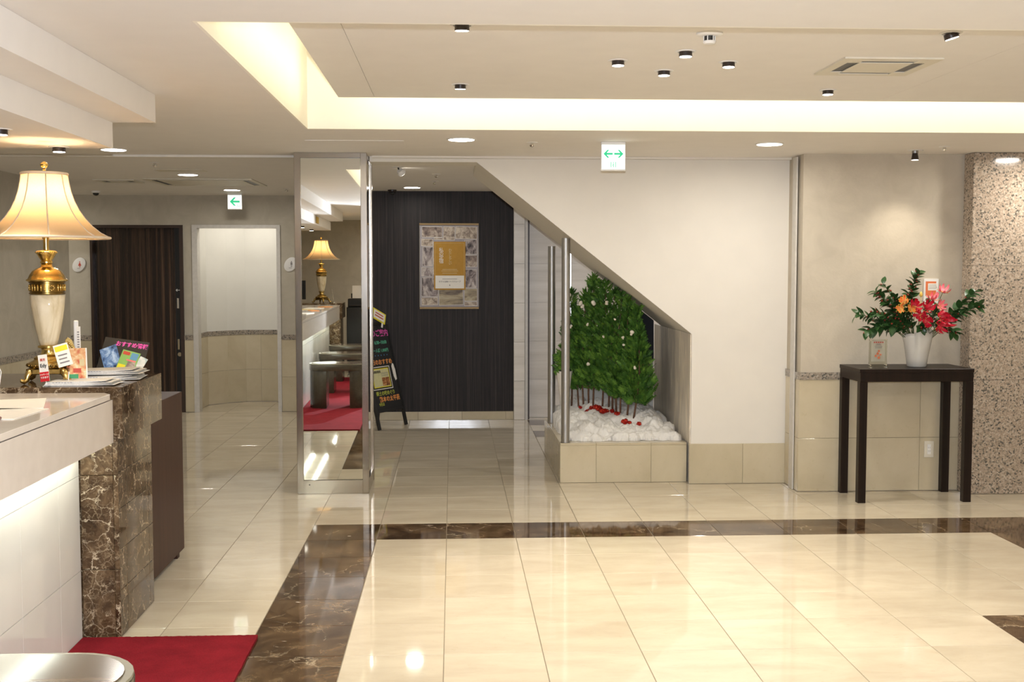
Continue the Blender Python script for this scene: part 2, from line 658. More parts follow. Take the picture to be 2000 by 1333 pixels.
# alcove behind the opening
ALC = [(-2.80, 12.741), (-2.782, 13.26), (-2.60, 13.475), (-2.41, 13.612), (-2.235, 13.612), (-2.03, 13.612), (-1.45, 13.60), (-1.45, 12.741)]
mb = MB()
out = [(-2.95, 12.741), (-2.95, 13.75), (-1.3, 13.75), (-1.3, 12.741)]
mb.prism(ALC + out[::-1], 0, CH)
alc = mb.build('wall_alcove', M['alcove'])
struct(alc, 'curved white alcove wall with a stone wainscot')
for (xa, ya), (xb, yb) in zip(ALC[:-1], ALC[1:]):
    dx, dy = xb - xa, yb - ya
    L = math.hypot(dx, dy)
    nx, ny = dy / L, -dx / L
    for za, zb, th, nm, mt in ((0.004, 0.379, 0.010, 'stone_tile', 'wains'), (0.381, 0.785, 0.010, 'stone_tile', 'wains'), (0.786, 0.838, 0.014, 'granite_rail', 'rail')):
        e = 0.001 if nm == 'stone_tile' else 0.0
        ux, uy = dx / L * e, dy / L * e
        MB().prism([(xa + ux, ya + uy), (xb - ux, yb - uy), (xb - ux + nx * th, yb - uy + ny * th), (xa + ux + nx * th, ya + uy + ny * th)], za, zb).build(nm, M[mt], alc)

# white casing of the alcove opening
cas = MB()
cas.box(-2.789, -2.735, DWY - 0.02, DWY + 0.12, 0, 2.018)
cas.box(-1.893, -1.853, DWY - 0.02, DWY + 0.12, 0, 2.018)
cas.box(-2.735, -1.893, DWY - 0.02, DWY + 0.12, 1.985, 2.018)
struct(cas.build('trim_3', M['casing']), 'slim white casing around the alcove opening')

# sliding door
d1 = thing('door_1', 'dark striped wooden sliding door in a brown frame', None)
tag(d1, kind='structure')
mb = MB()
mb.box(-3.866, -3.84, DWY - 0.015, DWY + 0.12, 0, 2.016)
mb.box(-2.925, -2.886, DWY - 0.015, DWY + 0.12, 0, 2.016)
mb.box(-3.84, -2.925, DWY - 0.015, DWY + 0.12, 1.985, 2.016)
mb.build('door_frame', M['frame'], d1)
box('door_panel', M['zebra'], d1, -3.84, -2.99, DWY + 0.055, DWY + 0.09, 0.004, 1.985)
box('door_edge', M['black'], d1, -2.99, -2.925, DWY + 0.06, DWY + 0.09, 0.004, 1.985)
box('pull_recess', M['black'], d1, -2.985, -2.94, DWY + 0.048, DWY + 0.06, 0.72, 1.20)
box('pull_end', M['chrome'], d1, -2.972, -2.945, DWY + 0.035, DWY + 0.0478, 1.12, 1.235, 0.004)
box('pull_end', M['chrome'], d1, -2.972, -2.945, DWY + 0.035, DWY + 0.0478, 0.675, 0.79, 0.004)
lk = MB()
lk.tube([(-2.95, DWY + 0.03, 0.625), (-2.95, DWY + 0.06, 0.625)], 0.022, 18)
lk.build('lock', M['chrome'], d1, smooth=True)
ar = MB()
ar.prism([(-2.985, 1.318), (-2.97, 1.333), (-2.965, 1.328), (-2.972, 1.321), (-2.935, 1.321), (-2.935, 1.315), (-2.972, 1.315), (-2.965, 1.308), (-2.97, 1.303)], DWY + 0.052, DWY + 0.0545, 'y')
ar.build('arrow_mark', M['white'], d1)

# corridor end left of the door wall
wcl = box('wall_corridor', M['papershade'], None, FX0, FX0 + 0.1, 11.17, DWY, 0, CH)
struct(wcl, 'shade-tinted beige papered end wall of the side corridor')
wcf = box('wall_corridor_near', M['papershade'], None, FX0 + 0.1, -3.741, 11.05, 11.17, 0, CH)
struct(wcf, 'shade-tinted beige papered near wall of the side corridor')

# dark striped wall of the passage
DKY = 11.84
wall_dark = box('wall_dark', M['darkwall'], None, -1.26, 0.62, DKY, DKY + 0.12, 0.086, CH)
struct(wall_dark, 'dark vertically striped wall at the end of the passage')
for xa, xb in ((-1.26, -0.81), (-0.81, -0.36), (-0.36, 0.09), (0.09, 0.54), (0.54, 0.619)):
    box('baseboard_tile', M['wains'], wall_dark, xa + 0.001, xb - 0.001, DKY - 0.012, DKY + 0.1, 0.002, 0.0855)
wr = box('wall_return', M['papershade'], None, -1.26, -1.16, DKY + 0.121, DWY - 0.002, 0, CH)
struct(wr, 'short shade-tinted beige return wall behind the mirror pillar')
# pale stone jamb beside it
jamb = box('wall_jamb', M['jambstone'], None, 0.621, 0.735, DKY - 0.03, DKY + 0.20, 0, CH)
struct(jamb, 'narrow pale travertine jamb beside the dark wall')
for q in range(6):
    za, zb = 0.002 + 0.4 * q, min(0.4 * (q + 1) - 0.001, CH - 0.003)
    box('stone_panel', M['jambstone'], jamb, 0.6215, 0.732, DKY - 0.046, DKY - 0.031, za, zb, 0.001)
js = box('trim_4', M['casing'], None, 0.736, 0.764, DKY - 0.05, DKY + 0.2, 0, CH)
struct(js, 'thin pale vertical corner strip beside the travertine jamb')
jb = box('trim_5', M['frame'], None, 0.765, 0.783, DKY + 0.0, DKY + 0.2, 0, CH)
struct(jb, 'brown edge of the passage opening')
# pale wall seen behind the steel posts
wp = box('wall_passage', M['jambstone'], None, 0.784, 3.0, 12.0, 12.12, 0, CH)
struct(wp, 'pale streaked wall behind the steel posts')
for q in range(6):
    za, zb = 0.002 + 0.4 * q, min(0.4 * (q + 1) - 0.001, CH - 0.003)
    for xa, xb in ((0.785, 1.55), (1.55, 2.3), (2.3, 3.0)):
        box('stone_panel', M['jambstone'], wp, xa + 0.0005, xb - 0.0005, 11.988, 12.0, za, zb)
wpr = box('wall_passage_right', M['wallwhite'], None, 3.0, 3.1, 8.25, 12.12, 0, CH)
struct(wpr, 'white side wall of the space behind the stair')

# white wall under the stair, cut along the slope
SWY = 8.204
body = MB()
body.prism([(0.17, 2.297), (0.17, CH), (2.40, CH), (2.40, 0.0), (1.708, 0.0), (1.708, 1.082)], SWY, 9.44, 'y')
body.box(1.708, 2.40, 9.441, 9.72, 0.0, 1.082)
wall_stair = body.build('wall_stair', M['wallwhite'])
struct(wall_stair, 'white wall with a sloping lower edge under the stair')
box('header', M['wallwhite'], wall_stair, -0.58, 0.17, SWY, SWY + 0.28, 2.297, CH)
for xa, xb in ((1.6935, 2.084), (2.084, 2.40)):
    box('baseboard_tile', M['wains'], wall_stair, xa + 0.001, xb - 0.001, SWY - 0.014, SWY, 0.002, 0.291, 0.001)
t = NT('glossy_niche_film')
_v = t.coord((1, 1.2, 0.22))
_f = t.noise(_v, 9.0, 5, 0.6, 1.2)
t.bump(_f, 0.3, 0.01)
M['niche'] = t.set(t.ramp(_f, [(0.3, (0.56, 0.50, 0.42)), (0.52, (0.68, 0.61, 0.51)), (0.60, (0.85, 0.76, 0.62)), (0.7, (0.70, 0.63, 0.53))]), 0.4, 0, 0.5)  # pale upright streaks paint wavy reflections into the panel colour
box('niche_side_panel', M['niche'], wall_stair, 1.700, 1.7079, SWY + 0.012, 9.70, 0.292, 1.083)

# right wall with the flower table
RWY = 7.875
wall_right = box('wall_right', M['paper'], None, 2.4005, 3.53, RWY, 8.6, 0, CH)
struct(wall_right, 'beige papered wall with granite rail and stone wainscot behind the flower table')
box('granite_rail', M['rail'], wall_right, 2.388, 3.529, RWY - 0.016, RWY, 0.783, 0.833)
wains(wall_right, 2.388, 3.529, RWY, (2.83, 3.247), rows=((0.004, 0.374), (0.376, 0.7825)))
# left face of the same pier
box('granite_rail', M['rail'], wall_right, 2.385, 2.4004, RWY, SWY - 0.016, 0.783, 0.833)
wains_x(wall_right, 2.4005, RWY, SWY - 0.016, [], rows=((0.004, 0.374), (0.376, 0.7825)), face=-1)
st = box('trim_6', M['casing'], None, 2.374, 2.3845, 7.95, 8.035, 0.002, CH - 0.015)
struct(st, 'white vertical strip on the left face of the papered pier')

# granite pier at the right edge
wall_granite = box('wall_granite', M['granite'], None, 3.53, 5.0, 7.726, 8.6, 0, CH)
struct(wall_granite, 'speckled pink granite pier at the right edge')
for za, zb in ((0.003, 0.789), (0.791, 1.569), (1.571, CH - 0.003)):
    box('granite_slab', M['granite'], wall_granite, 3.518, 4.3, 7.714, 7.7258, za, zb, 0.0008)
    box('granite_slab', M['granite'], wall_granite, 4.302, 5.0, 7.714, 7.7258, za, zb, 0.0008)
    box('granite_slab', M['granite'], wall_granite, 3.518, 3.5298, 7.727, 7.858, za, zb, 0.0008)

# walls out of view that close the room
wfr = box('wall_far_right', M['paper'], None, 4.9, 5.0, FY0, 7.712, 0, CH)
struct(wfr, 'beige papered right side wall of the lobby')
wbk = box('wall_behind', M['paper'], None, -3.619, 4.899, FY0, FY0 + 0.1, 0, CH)
struct(wbk, 'beige papered wall behind the photographer')
# ------------------------------------------------------------------ ceiling fittings
GL = 'round recessed downlights'


def recessed(x, y, label, energy=9.0, z=CH, col=COOL, r=0.078):
    t = thing('recessed_downlight', label, 'light', (x, y, z - 0.0005), 0, GL)
    mb = MB()
    mb.lathe([(r + 0.012, -0.004), (r + 0.012, 0.0), (r, 0.0), (r, -0.004)], 32)
    mb2 = MB()
    n = 32
    prof = [(r + 0.012, 0.0), (r + 0.011, -0.004), (r + 0.001, -0.005), (r, -0.001)]
    mb.bm.free()
    mb2.lathe(prof, n)
    mb2.build('ring', M['white'], t, smooth=True)
    d = MB()
    d.lathe([(r * 0.985, -0.0062), (r * 0.985, -0.0054)], n)
    d.build('lens', M['lamp_on'], t)
    lp = lamp('downlight_glow', 'AREA', (0, 0, -0.012), energy, col, shape='DISK', size=2 * r, spread=R(175))
    lp.parent = t
    return t


def spot_can(x, y, z, label, aim=(0, 0), energy=40.0, col=WARM, size=R(84), grp='dark tilting spotlights in the raised ceiling panel'):
    """short dark can in a white ring; aim tilts the glowing face"""
    t = thing('tilting_spotlight', label, 'spotlight', (x, y, z - 0.0005), 0, grp)
    rg = MB()
    rg.lathe([(0.045, 0.0), (0.044, -0.003), (0.034, -0.004), (0.033, -0.001)], 28)
    rg.build('ring', M['white'], t, smooth=True)
    h = bpy.data.objects.new('can', None)
    cn = MB()
    cn.lathe([(0.0275, 0.003), (0.0285, -0.018), (0.0265, -0.0185), (0.0255, -0.015)], 28)
    c = cn.build('can', M['spot_black'], t, smooth=True, loc=(0, 0, -0.004), rot=(aim[0], aim[1], 0))
    ln = MB()
    ln.lathe([(0.0255, -0.0200), (0.0255, -0.0190)], 28)
    ln.build('lens', M['spot_on'], c)
    bpy.data.objects.remove(h)
    lp = lamp('spot_glow', 'SPOT', (0, 0, -0.045), energy, col, rot=(aim[0], aim[1], 0), spot_size=size, spot_blend=0.7, shadow_soft_size=0.012)
    lp.parent = t
    return t


M['spot_black'] = plain('bronze_black_metal', (0.022, 0.014, 0.012), 0.3)
recessed(0.055, 7.10, 'round downlight between the cove and the mirror pillar')
recessed(1.994, 7.264, 'round downlight right of the hanging double-arrow exit sign')
recessed(-2.228, 7.817, 'round downlight at the soffit corner above the lamp', 6)
recessed(-2.203, 9.852, 'round downlight nearer of the two before the sliding door', 6.0)
recessed(-2.194, 11.738, 'round downlight beside the left-arrow exit sign', 5.0)
recessed(-0.389, 11.287, 'round downlight close to the dark striped wall', 2.2)
recessed(-4.7, 11.9, 'downlight in the ceiling of the side corridor', 9)
recessed(-2.2, 13.1, 'small downlight hidden in the alcove ceiling', 4.5)
recessed(2.4, 10.9, 'downlight behind the stair', 12, col=(0.95, 0.95, 1.0))
recessed(3.95, 7.3, 'round downlight before the granite pier')
for q, (x, y, lb) in enumerate(((0.05, 2.9, 'left of centre'), (2.0, 2.9, 'right of centre'), (3.9, 2.9, 'far right'), (0.05, 0.3, 'left of centre, second row'),
                                (2.0, 0.3, 'right of centre, second row'), (3.9, 0.3, 'far right, second row'), (0.05, -1.9, 'left of centre, third row'), (2.4, -1.9, 'right of centre, third row'))):
    recessed(x, y, 'added unseen downlight in the ceiling behind the photographer, ' + lb, 12)  # unseen grid of lamps added for the ambient light

sp = [(0.038, 4.489, 'dark spotlight nearest the front lip of the cove, left', (0.1, 0)), (0.041, 5.929, 'dark spotlight on the raised panel above the mirror pillar', (0.1, 0)),
      (0.741, 5.216, 'leftmost dark spotlight of the diamond of four', (0, 0)), (0.999, 4.984, 'nearest dark spotlight of the diamond of four', (0, 0)),
      (0.995, 5.472, 'farthest dark spotlight of the diamond of four', (0, 0)), (1.244, 5.230, 'rightmost dark spotlight of the diamond of four', (0, 0)),
      (1.957, 6.019, 'dark spotlight on the raised panel behind the air vent', (0, 0)), (1.967, 4.547, 'tilted dark spotlight at the front lip of the cove, right', (0.0, -0.3))]
for x, y, lb, aim in sp:
    spot_can(x, y, PZ, lb, aim)
spot_can(-1.756, 4.642, 2.093, 'dark spotlight under the soffit at the left edge', (0, 0), 14, grp='spotlights under the counter soffit')
spot_can(-1.752, 5.306, 2.093, 'dark spotlight under the soffit above the gold lamp', (0, 0), 8, grp='spotlights under the counter soffit')
for q, y in enumerate((3.4, 2.2, 1.0, -0.2)):
    spot_can(-1.75, y, 2.093, ('first', 'second', 'third', 'fourth')[q] + ' spotlight under the counter soffit counted back from the frame edge', (0, 0), 14, grp='spotlights under the counter soffit')

# cove tubes lying on the raised panel, hidden by its edge


def tube(name, label, a, b):
    mb = MB()
    mb.tube([a, b], 0.014, 10)
    return tag(mb.build(name, M['tube_on'], smooth=True), label, 'light tube', 'light tubes in the cove')


zt = PZ + 0.04 + 0.0145
tube('cove_tube', 'light tube hidden on the left edge of the raised ceiling panel', (PX0 + 0.004, PY0 + 0.1, zt), (PX0 + 0.004, PY1 - 0.1, zt))
tube('cove_tube', 'light tube hidden on the far edge of the raised ceiling panel', (PX0 + 0.1, PY1 - 0.004, zt), (PX1 - 0.1, PY1 - 0.004, zt))
tube('cove_tube', 'light tube hidden on the near edge of the raised ceiling panel', (PX0 + 0.1, PY0 + 0.004, zt), (PX1 - 0.1, PY0 + 0.004, zt))
tube('cove_tube', 'light tube hidden on the right edge of the raised ceiling panel', (PX1 - 0.004, PY0 + 0.1, zt), (PX1 - 0.004, PY1 - 0.1, zt))
# ------------------------------------------------------------------ mirror-clad pillar
PXa, PXb, PYa, PYb = -1.071, -0.581, 7.950, 8.500
pil = thing('mirror_pillar', 'square pillar clad in mirrors with brushed steel corner posts', 'pillar', ((PXa + PXb) / 2, (PYa + PYb) / 2, 0))
ox, oy = (PXa + PXb) / 2, (PYa + PYb) / 2


def pbox(name, mat, x0, x1, y0, y1, z0, z1, **kw):
    return box(name, mat, pil, x0 - ox, x1 - ox, y0 - oy, y1 - oy, z0, z1, **kw)


pbox('core', M['steel_dark'], PXa + 0.03, PXb - 0.03, PYa + 0.03, PYb - 0.03, 0.0, CH - 0.001)
pw = 0.043
for xa in (PXa, PXb - pw):
    for ya in (PYa, PYb - pw):
        pbox('corner_post', M['steel'], xa, xa + pw, ya, ya + pw, 0.001, CH - 0.001, bevel=0.002)
for ya in (PYa + 0.002, PYb - 0.028):
    pbox('kick_plate', M['steel'], PXa + pw, PXb - pw, ya, ya + 0.026, 0.001, 0.095)
    pbox('top_rail', M['steel'], PXa + pw, PXb - pw, ya, ya + 0.026, 2.300, CH - 0.001)
for xa in (PXa + 0.002, PXb - 0.028):
    pbox('kick_plate', M['steel'], xa, xa + 0.026, PYa + pw, PYb - pw, 0.001, 0.095)
    pbox('top_rail', M['steel'], xa, xa + 0.026, PYa + pw, PYb - pw, 2.300, CH - 0.001)
mb = MB()
mb.tube([(PXa + 0.083 - ox, PYa - 0.001 - oy, 0.065), (PXa + 0.083 - ox, PYa + 0.003 - oy, 0.065)], 0.004, 10)
mb.build('screw', M['black'], pil)
hw = (PXb - PXa) / 2 - pw
# front mirror stands very slightly turned in its frame
mb = MB().box(-hw + 0.0005, hw - 0.0005, -0.003, 0.003, 0.097, 2.298)
mb.build('mirror_sheet', M['mirror'], pil, loc=(0, 7.967 - oy, 0), rot=(0, 0, 0.0115))
pbox('mirror_sheet', M['mirror'], PXa + pw, PXb - pw, PYb - 0.02, PYb - 0.014, 0.097, 2.298)
for xa in (PXa + 0.012, PXb - 0.018):
    pbox('mirror_sheet', M['mirror'], xa, xa + 0.006, PYa + pw + 0.001, PYb - pw - 0.001, 0.097, 2.298)

# ------------------------------------------------------------------ reception counter
t = NT('white_solid_surface')
_f = t.noise(t.coord(), 14, 2)
M['solid'] = t.set(t.ramp(_f, [(0.3, (0.66, 0.60, 0.53)), (0.7, (0.70, 0.64, 0.57))]), 0.10, 0, 0.5)
t = NT('white_back_painted_glass')
_f = t.noise(t.coord((1, 1, 1)), 3.0, 2)
M['glasspanel'] = t.set(t.ramp(_f, [(0.3, (0.60, 0.58, 0.53)), (0.7, (0.66, 0.64, 0.59))]), 0.05, 0, 0.5)
cnt = thing('reception_counter', 'long white reception counter with glowing panels below', 'counter', (-1.9, 2.1, 0))


def cbox(name, mat, x0, x1, y0, y1, z0, z1, par=cnt, **kw):
    return box(name, mat, par, x0 + 1.9, x1 + 1.9, y0 - 2.1, y1 - 2.1, z0, z1, **kw)


CYa, CYb = -0.60, 4.850
top = MB()
top.prism([(-2.35, CYa), (-1.403, CYa), (-1.403, CYb - 0.055), (-1.440, CYb - 0.002), (-2.35, CYb - 0.002)], 1.013, 1.037, 'z', bevel=0.0015)
o = top.build('counter_top', M['solid'], cnt)
o.location = (1.9, -2.1, 0)
cbox('fascia', M['solid'], -1.435, -1.408, CYa, CYb - 0.002, 0.829, 1.008)
cbox('fascia_reveal', M['black'], -1.47, -1.415, CYa, CYb - 0.01, 1.008, 1.0129)
cbox('underside', M['solid'], -1.60, -1.436, CYa, CYb - 0.004, 0.860, 1.007)
cbox('carcass', M['offwhite'], -2.30, -1.568, CYa + 0.01, CYb - 0.004, 0.002, 1.007)
ys = [CYb - 0.004]
yy = 4.595
while yy > CYa:
    ys.append(yy)
    yy -= 0.405
ys.append(CYa)
for ya, yb in zip(ys[1:], ys[:-1]):
    if yb - ya < 0.03:
        continue
    cbox('upper_panel', M['glasspanel'], -1.566, -1.552, ya + 0.001, yb - 0.001, 0.693, 0.858)
    cbox('front_panel', M['glasspanel'], -1.566, -1.552, ya + 0.001, yb - 0.001, 0.294, 0.691)
    cbox('plinth_panel', M['glasspanel'], -1.566, -1.552, ya + 0.001, yb - 0.001, 0.004, 0.2915)
cbox('led_strip', M['led_on'], -1.475, -1.455, CYa + 0.05, CYb - 0.05, 0.848, 0.8595)

# ------------------------------------------------------------------ marble end blocks


def marble_block(yf, sgn, label):
    """yf: the face that meets the counter; the block runs away from it in direction sgn"""
    t = thing('marble_end_block', label, 'counter end', (-1.95, yf + sgn * 0.33, 0))

    def bb(name, x0, x1, a, b, z0, z1, bev=0.0012):
        y0, y1 = sorted((yf + sgn * a, yf + sgn * b))
        c = yf + sgn * 0.33
        return box(name, M['marble'], t, x0 + 1.95, x1 + 1.95, y0 - c, y1 - c, z0, z1, bev)
    bb('core', -2.50, -1.410, 0.020, 0.545, 0.0, 0.842, 0)
    zr = ((0.002, 0.2915), (0.2935, 0.690), (0.692, 0.8415))
    for za, zb in zr:
        bb('front_slab', -1.5495, -1.4165, 0.006, 0.0195, za, zb)
        bb('corner_strip', -1.4155, -1.395, 0.006, 0.0195, za, zb)
        bb('front_slab', -2.50, -1.568, 0.006, 0.0195, za, zb)
    for za, zb in ((0.002, 0.200), (0.202, 0.372), (0.374, 0.545), (0.547, 0.70), (0.702, 0.8415)):
        bb('side_slab', -1.4095, -1.395, 0.0205, 0.115, za, zb)
        bb('side_slab', -1.4095, -1.395, 0.117, 0.475, za, zb)
        bb('side_slab', -1.4095, -1.395, 0.477, 0.545, za, zb)
    bb('top_block', -2.50, -1.371, 0.002, 0.656, 0.8425, 1.060, 0.002)
    return t


marble_block(4.850, 1, 'brown marble block ending the white counter near the cabinet')
marble_block(-0.602, -1, 'brown marble block at the far end of the counter, seen in the mirror')

# brown cabinet behind it
cab = thing('low_cabinet', 'low reddish brown wooden cabinet behind the marble block', 'cabinet', (-1.80, 5.90, 0))
box('body', M['walnut'], cab, -0.35, 0.345, -0.375, 0.37, 0.040, 0.892, 0.002)
for sx in (-0.31, 0.295):
    for sy in (-0.33, 0.29):
        box('foot', M['walnut'], cab, sx - 0.02, sx + 0.03, sy, sy + 0.05, 0.0, 0.0395)
# black cabinet with printer (mirror view)
cab2 = thing('black_cabinet', 'black cabinet carrying a printer, seen in the mirror', 'cabinet', (-1.10, -1.62, 0))
box('body', M['black'], cab2, -0.26, 0.36, -0.28, 0.28, 0.03, 0.978, 0.003)
box('plinth', M['black'], cab2, -0.24, 0.34, -0.26, 0.26, 0.0, 0.0295)
box('door', M['black'], cab2, -0.255, 0.048, 0.2805, 0.296, 0.05, 0.96, 0.002)
box('door', M['black'], cab2, 0.052, 0.355, 0.2805, 0.296, 0.05, 0.96, 0.002)
prn = thing('printer', 'small black printer with a sheet in its feeder, seen in the mirror', 'printer', (-1.19, -1.55, 0.9785))
box('body', M['black'], prn, -0.155, 0.165, -0.14, 0.14, 0.0, 0.125, 0.012, 2)
box('feeder', M['black'], prn, -0.12, 0.13, -0.13, -0.10, 0.1255, 0.20, 0.004)
box('output_tray', M['spot_black'], prn, -0.12, 0.13, 0.1405, 0.20, 0.02, 0.035)
box('paper_sheet', M['white'], prn, -0.10, 0.11, -0.055, -0.05, 0.1355, 0.325, rot=(0.12, 0, 0))

# ------------------------------------------------------------------ red carpet and stools
t = NT('red_carpet_pile')
_v = t.coord()
_f = t.noise(_v, 220, 3, 0.7)
_f2 = t.noise(_v, 9, 4, 0.6)
t.bump(_f, 0.9, 0.004)
_c = t.ramp(_f2, [(0.3, (0.165, 0.007, 0.012)), (0.7, (0.23, 0.011, 0.018))])
M['carpet'] = t.set(t.mix(0.6, _c, t.ramp(_f, [(0.3, (0.5, 0.5, 0.5)), (0.65, (1, 1, 1))]), 'MULTIPLY'), 0.95, 0, 0.1)
rng = random.Random(3)
pts = []
NXc, NYc = 46, 120
xa, xb, ya, yb = -1.548, -0.822, -0.55, 4.835
for k in range(NXc + 1):
    pts.append((xa + (xb - xa) * k / NXc, ya))
for k in range(1, NYc + 1):
    pts.append((xb + rng.uniform(-.0018, .0018), ya + (yb - ya) * k / NYc))
for k in range(1, 90):
    pts.append((xb + (xa - xb) * k / 90, yb + rng.uniform(-.003, .003)))
pts.append((xa, yb))
tag(MB().prism(pts, 0.0005, 0.012).build('carpet_runner', M['carpet']), 'red carpet runner along the foot of the counter', 'carpet')

M['stool'] = plain('bronze_brown_leather', (0.052, 0.042, 0.028), 0.22, spec=0.5, grain=0.12, gscale=40)
M['stooltop'] = stripes('glossy_brown_seat', [(0.3, (0.055, 0.036, 0.022)), (0.7, (0.13, 0.092, 0.06))], 14.0, 0.16, 0.5, axis='y')
M['stoolrim'] = plain('olive_brown_edge', (0.17, 0.15, 0.10), 0.3, spec=0.5, grain=0.08)


def stadium(L, D, n=14, x0=None, x1=None):
    r = D / 2
    pts = []
    for k in range(n + 1):
        a = -PI / 2 + PI * k / n
        pts.append((L / 2 - r + r * math.cos(a), r * math.sin(a)))
    for k in range(n + 1):
        a = PI / 2 + PI * k / n
        pts.append((-L / 2 + r + r * math.cos(a), r * math.sin(a)))
    return pts


def stool(x, y, label):
    t = thing('waiting_stool', label, 'stool', (x, y, 0.0122), 0, 'stools in a row along the counter')
    L, D = 0.655, 0.40
    MB().prism(stadium(L, D), 0.415, 0.480, 'z', bevel=0.003).build('seat', M['stool'], t, smooth=True)
    MB().prism(stadium(L - 0.004, D - 0.004), 0.4802, 0.4885, 'z', bevel=0.0015).build('seat_rim', M['stoolrim'], t)
    MB().prism(stadium(L - 0.05, D - 0.05), 0.4887, 0.4930, 'z', bevel=0.001).build('seat_pad', M['stooltop'], t)
    P = stadium(L - 0.012, D - 0.05)
    w = 0.20
    for s in (-1, 1):
        q = [p for p in P if s * p[0] > L / 2 - w]
        hi = max(q, key=lambda p: p[1])[1]
        lo = min(q, key=lambda p: p[1])[1]
        xi = s * (L / 2 - w)
        if s > 0:
            poly = [(xi, lo)] + q + [(xi, hi)]
        else:
            poly = [(xi, hi)] + q + [(xi, lo)]
        MB().prism(poly, 0.0, 0.4145, 'z', bevel=0.002).build('leg', M['stool'], t, smooth=True)
    return t


stool(-1.155, 2.97, 'bronze brown stool nearest the bottom left of the picture')
stool(-1.195, 1.40, 'second bronze brown stool, seen in the mirror')
stool(-1.195, -0.10, 'farthest bronze brown stool, seen in the mirror')

# ------------------------------------------------------------------ table lamps
t = NT('antique_gold')
_f = t.noise(t.coord(), 18, 4)
M['gold'] = t.set(t.ramp(_f, [(0.3, (0.55, 0.37, 0.10)), (0.7, (0.80, 0.60, 0.24))]), 0.2, 1.0)
t = NT('dark_gold')
M['golddark'] = t.set(t.ramp(t.noise(t.coord(), 30, 3), [(0.3, (0.12, 0.075, 0.02)), (0.7, (0.32, 0.20, 0.06))]), 0.3, 1.0)
t = NT('onyx_body')
_v = t.coord((1, 1, 0.35))
_f = t.noise(_v, 12, 5, 0.6, 1.0)
M['onyx'] = t.set(t.ramp(_f, [(0.30, (0.46, 0.36, 0.20)), (0.5, (0.66, 0.57, 0.40)), (0.7, (0.74, 0.66, 0.50))]), 0.18, 0, 0.5)
t = NT('cream_lampshade_fabric')
tn = t.t
for nd in list(tn.nodes):
    if nd.type == 'BSDF_PRINCIPLED':
        tn.nodes.remove(nd)
_out = [n for n in tn.nodes if n.type == 'OUTPUT_MATERIAL'][0]
_f = t.noise(t.coord((60, 60, 8)), 10, 2)
_c = t.ramp(_f, [(0.3, (0.80, 0.58, 0.33)), (0.7, (0.84, 0.63, 0.38))])
_d = t.n('BsdfDiffuse')
_tr = t.n('BsdfTranslucent')
_mx = t.n('MixShader')
_mx.inputs[0].default_value = 0.5
t.l(_c, _d.inputs[0])
t.l(_c, _tr.inputs[0])
t.l(_d.outputs[0], _mx.inputs[1])
t.l(_tr.outputs[0], _mx.inputs[2])
t.l(_mx.outputs[0], _out.inputs['Surface'])
M['shade'] = t.m
M['shadetrim'] = plain('cream_shade_trim', (0.62, 0.50, 0.36), 0.7)
M['bulb_on'] = emit('lit_bulb', (1.0, 0.78, 0.48), 30.0)


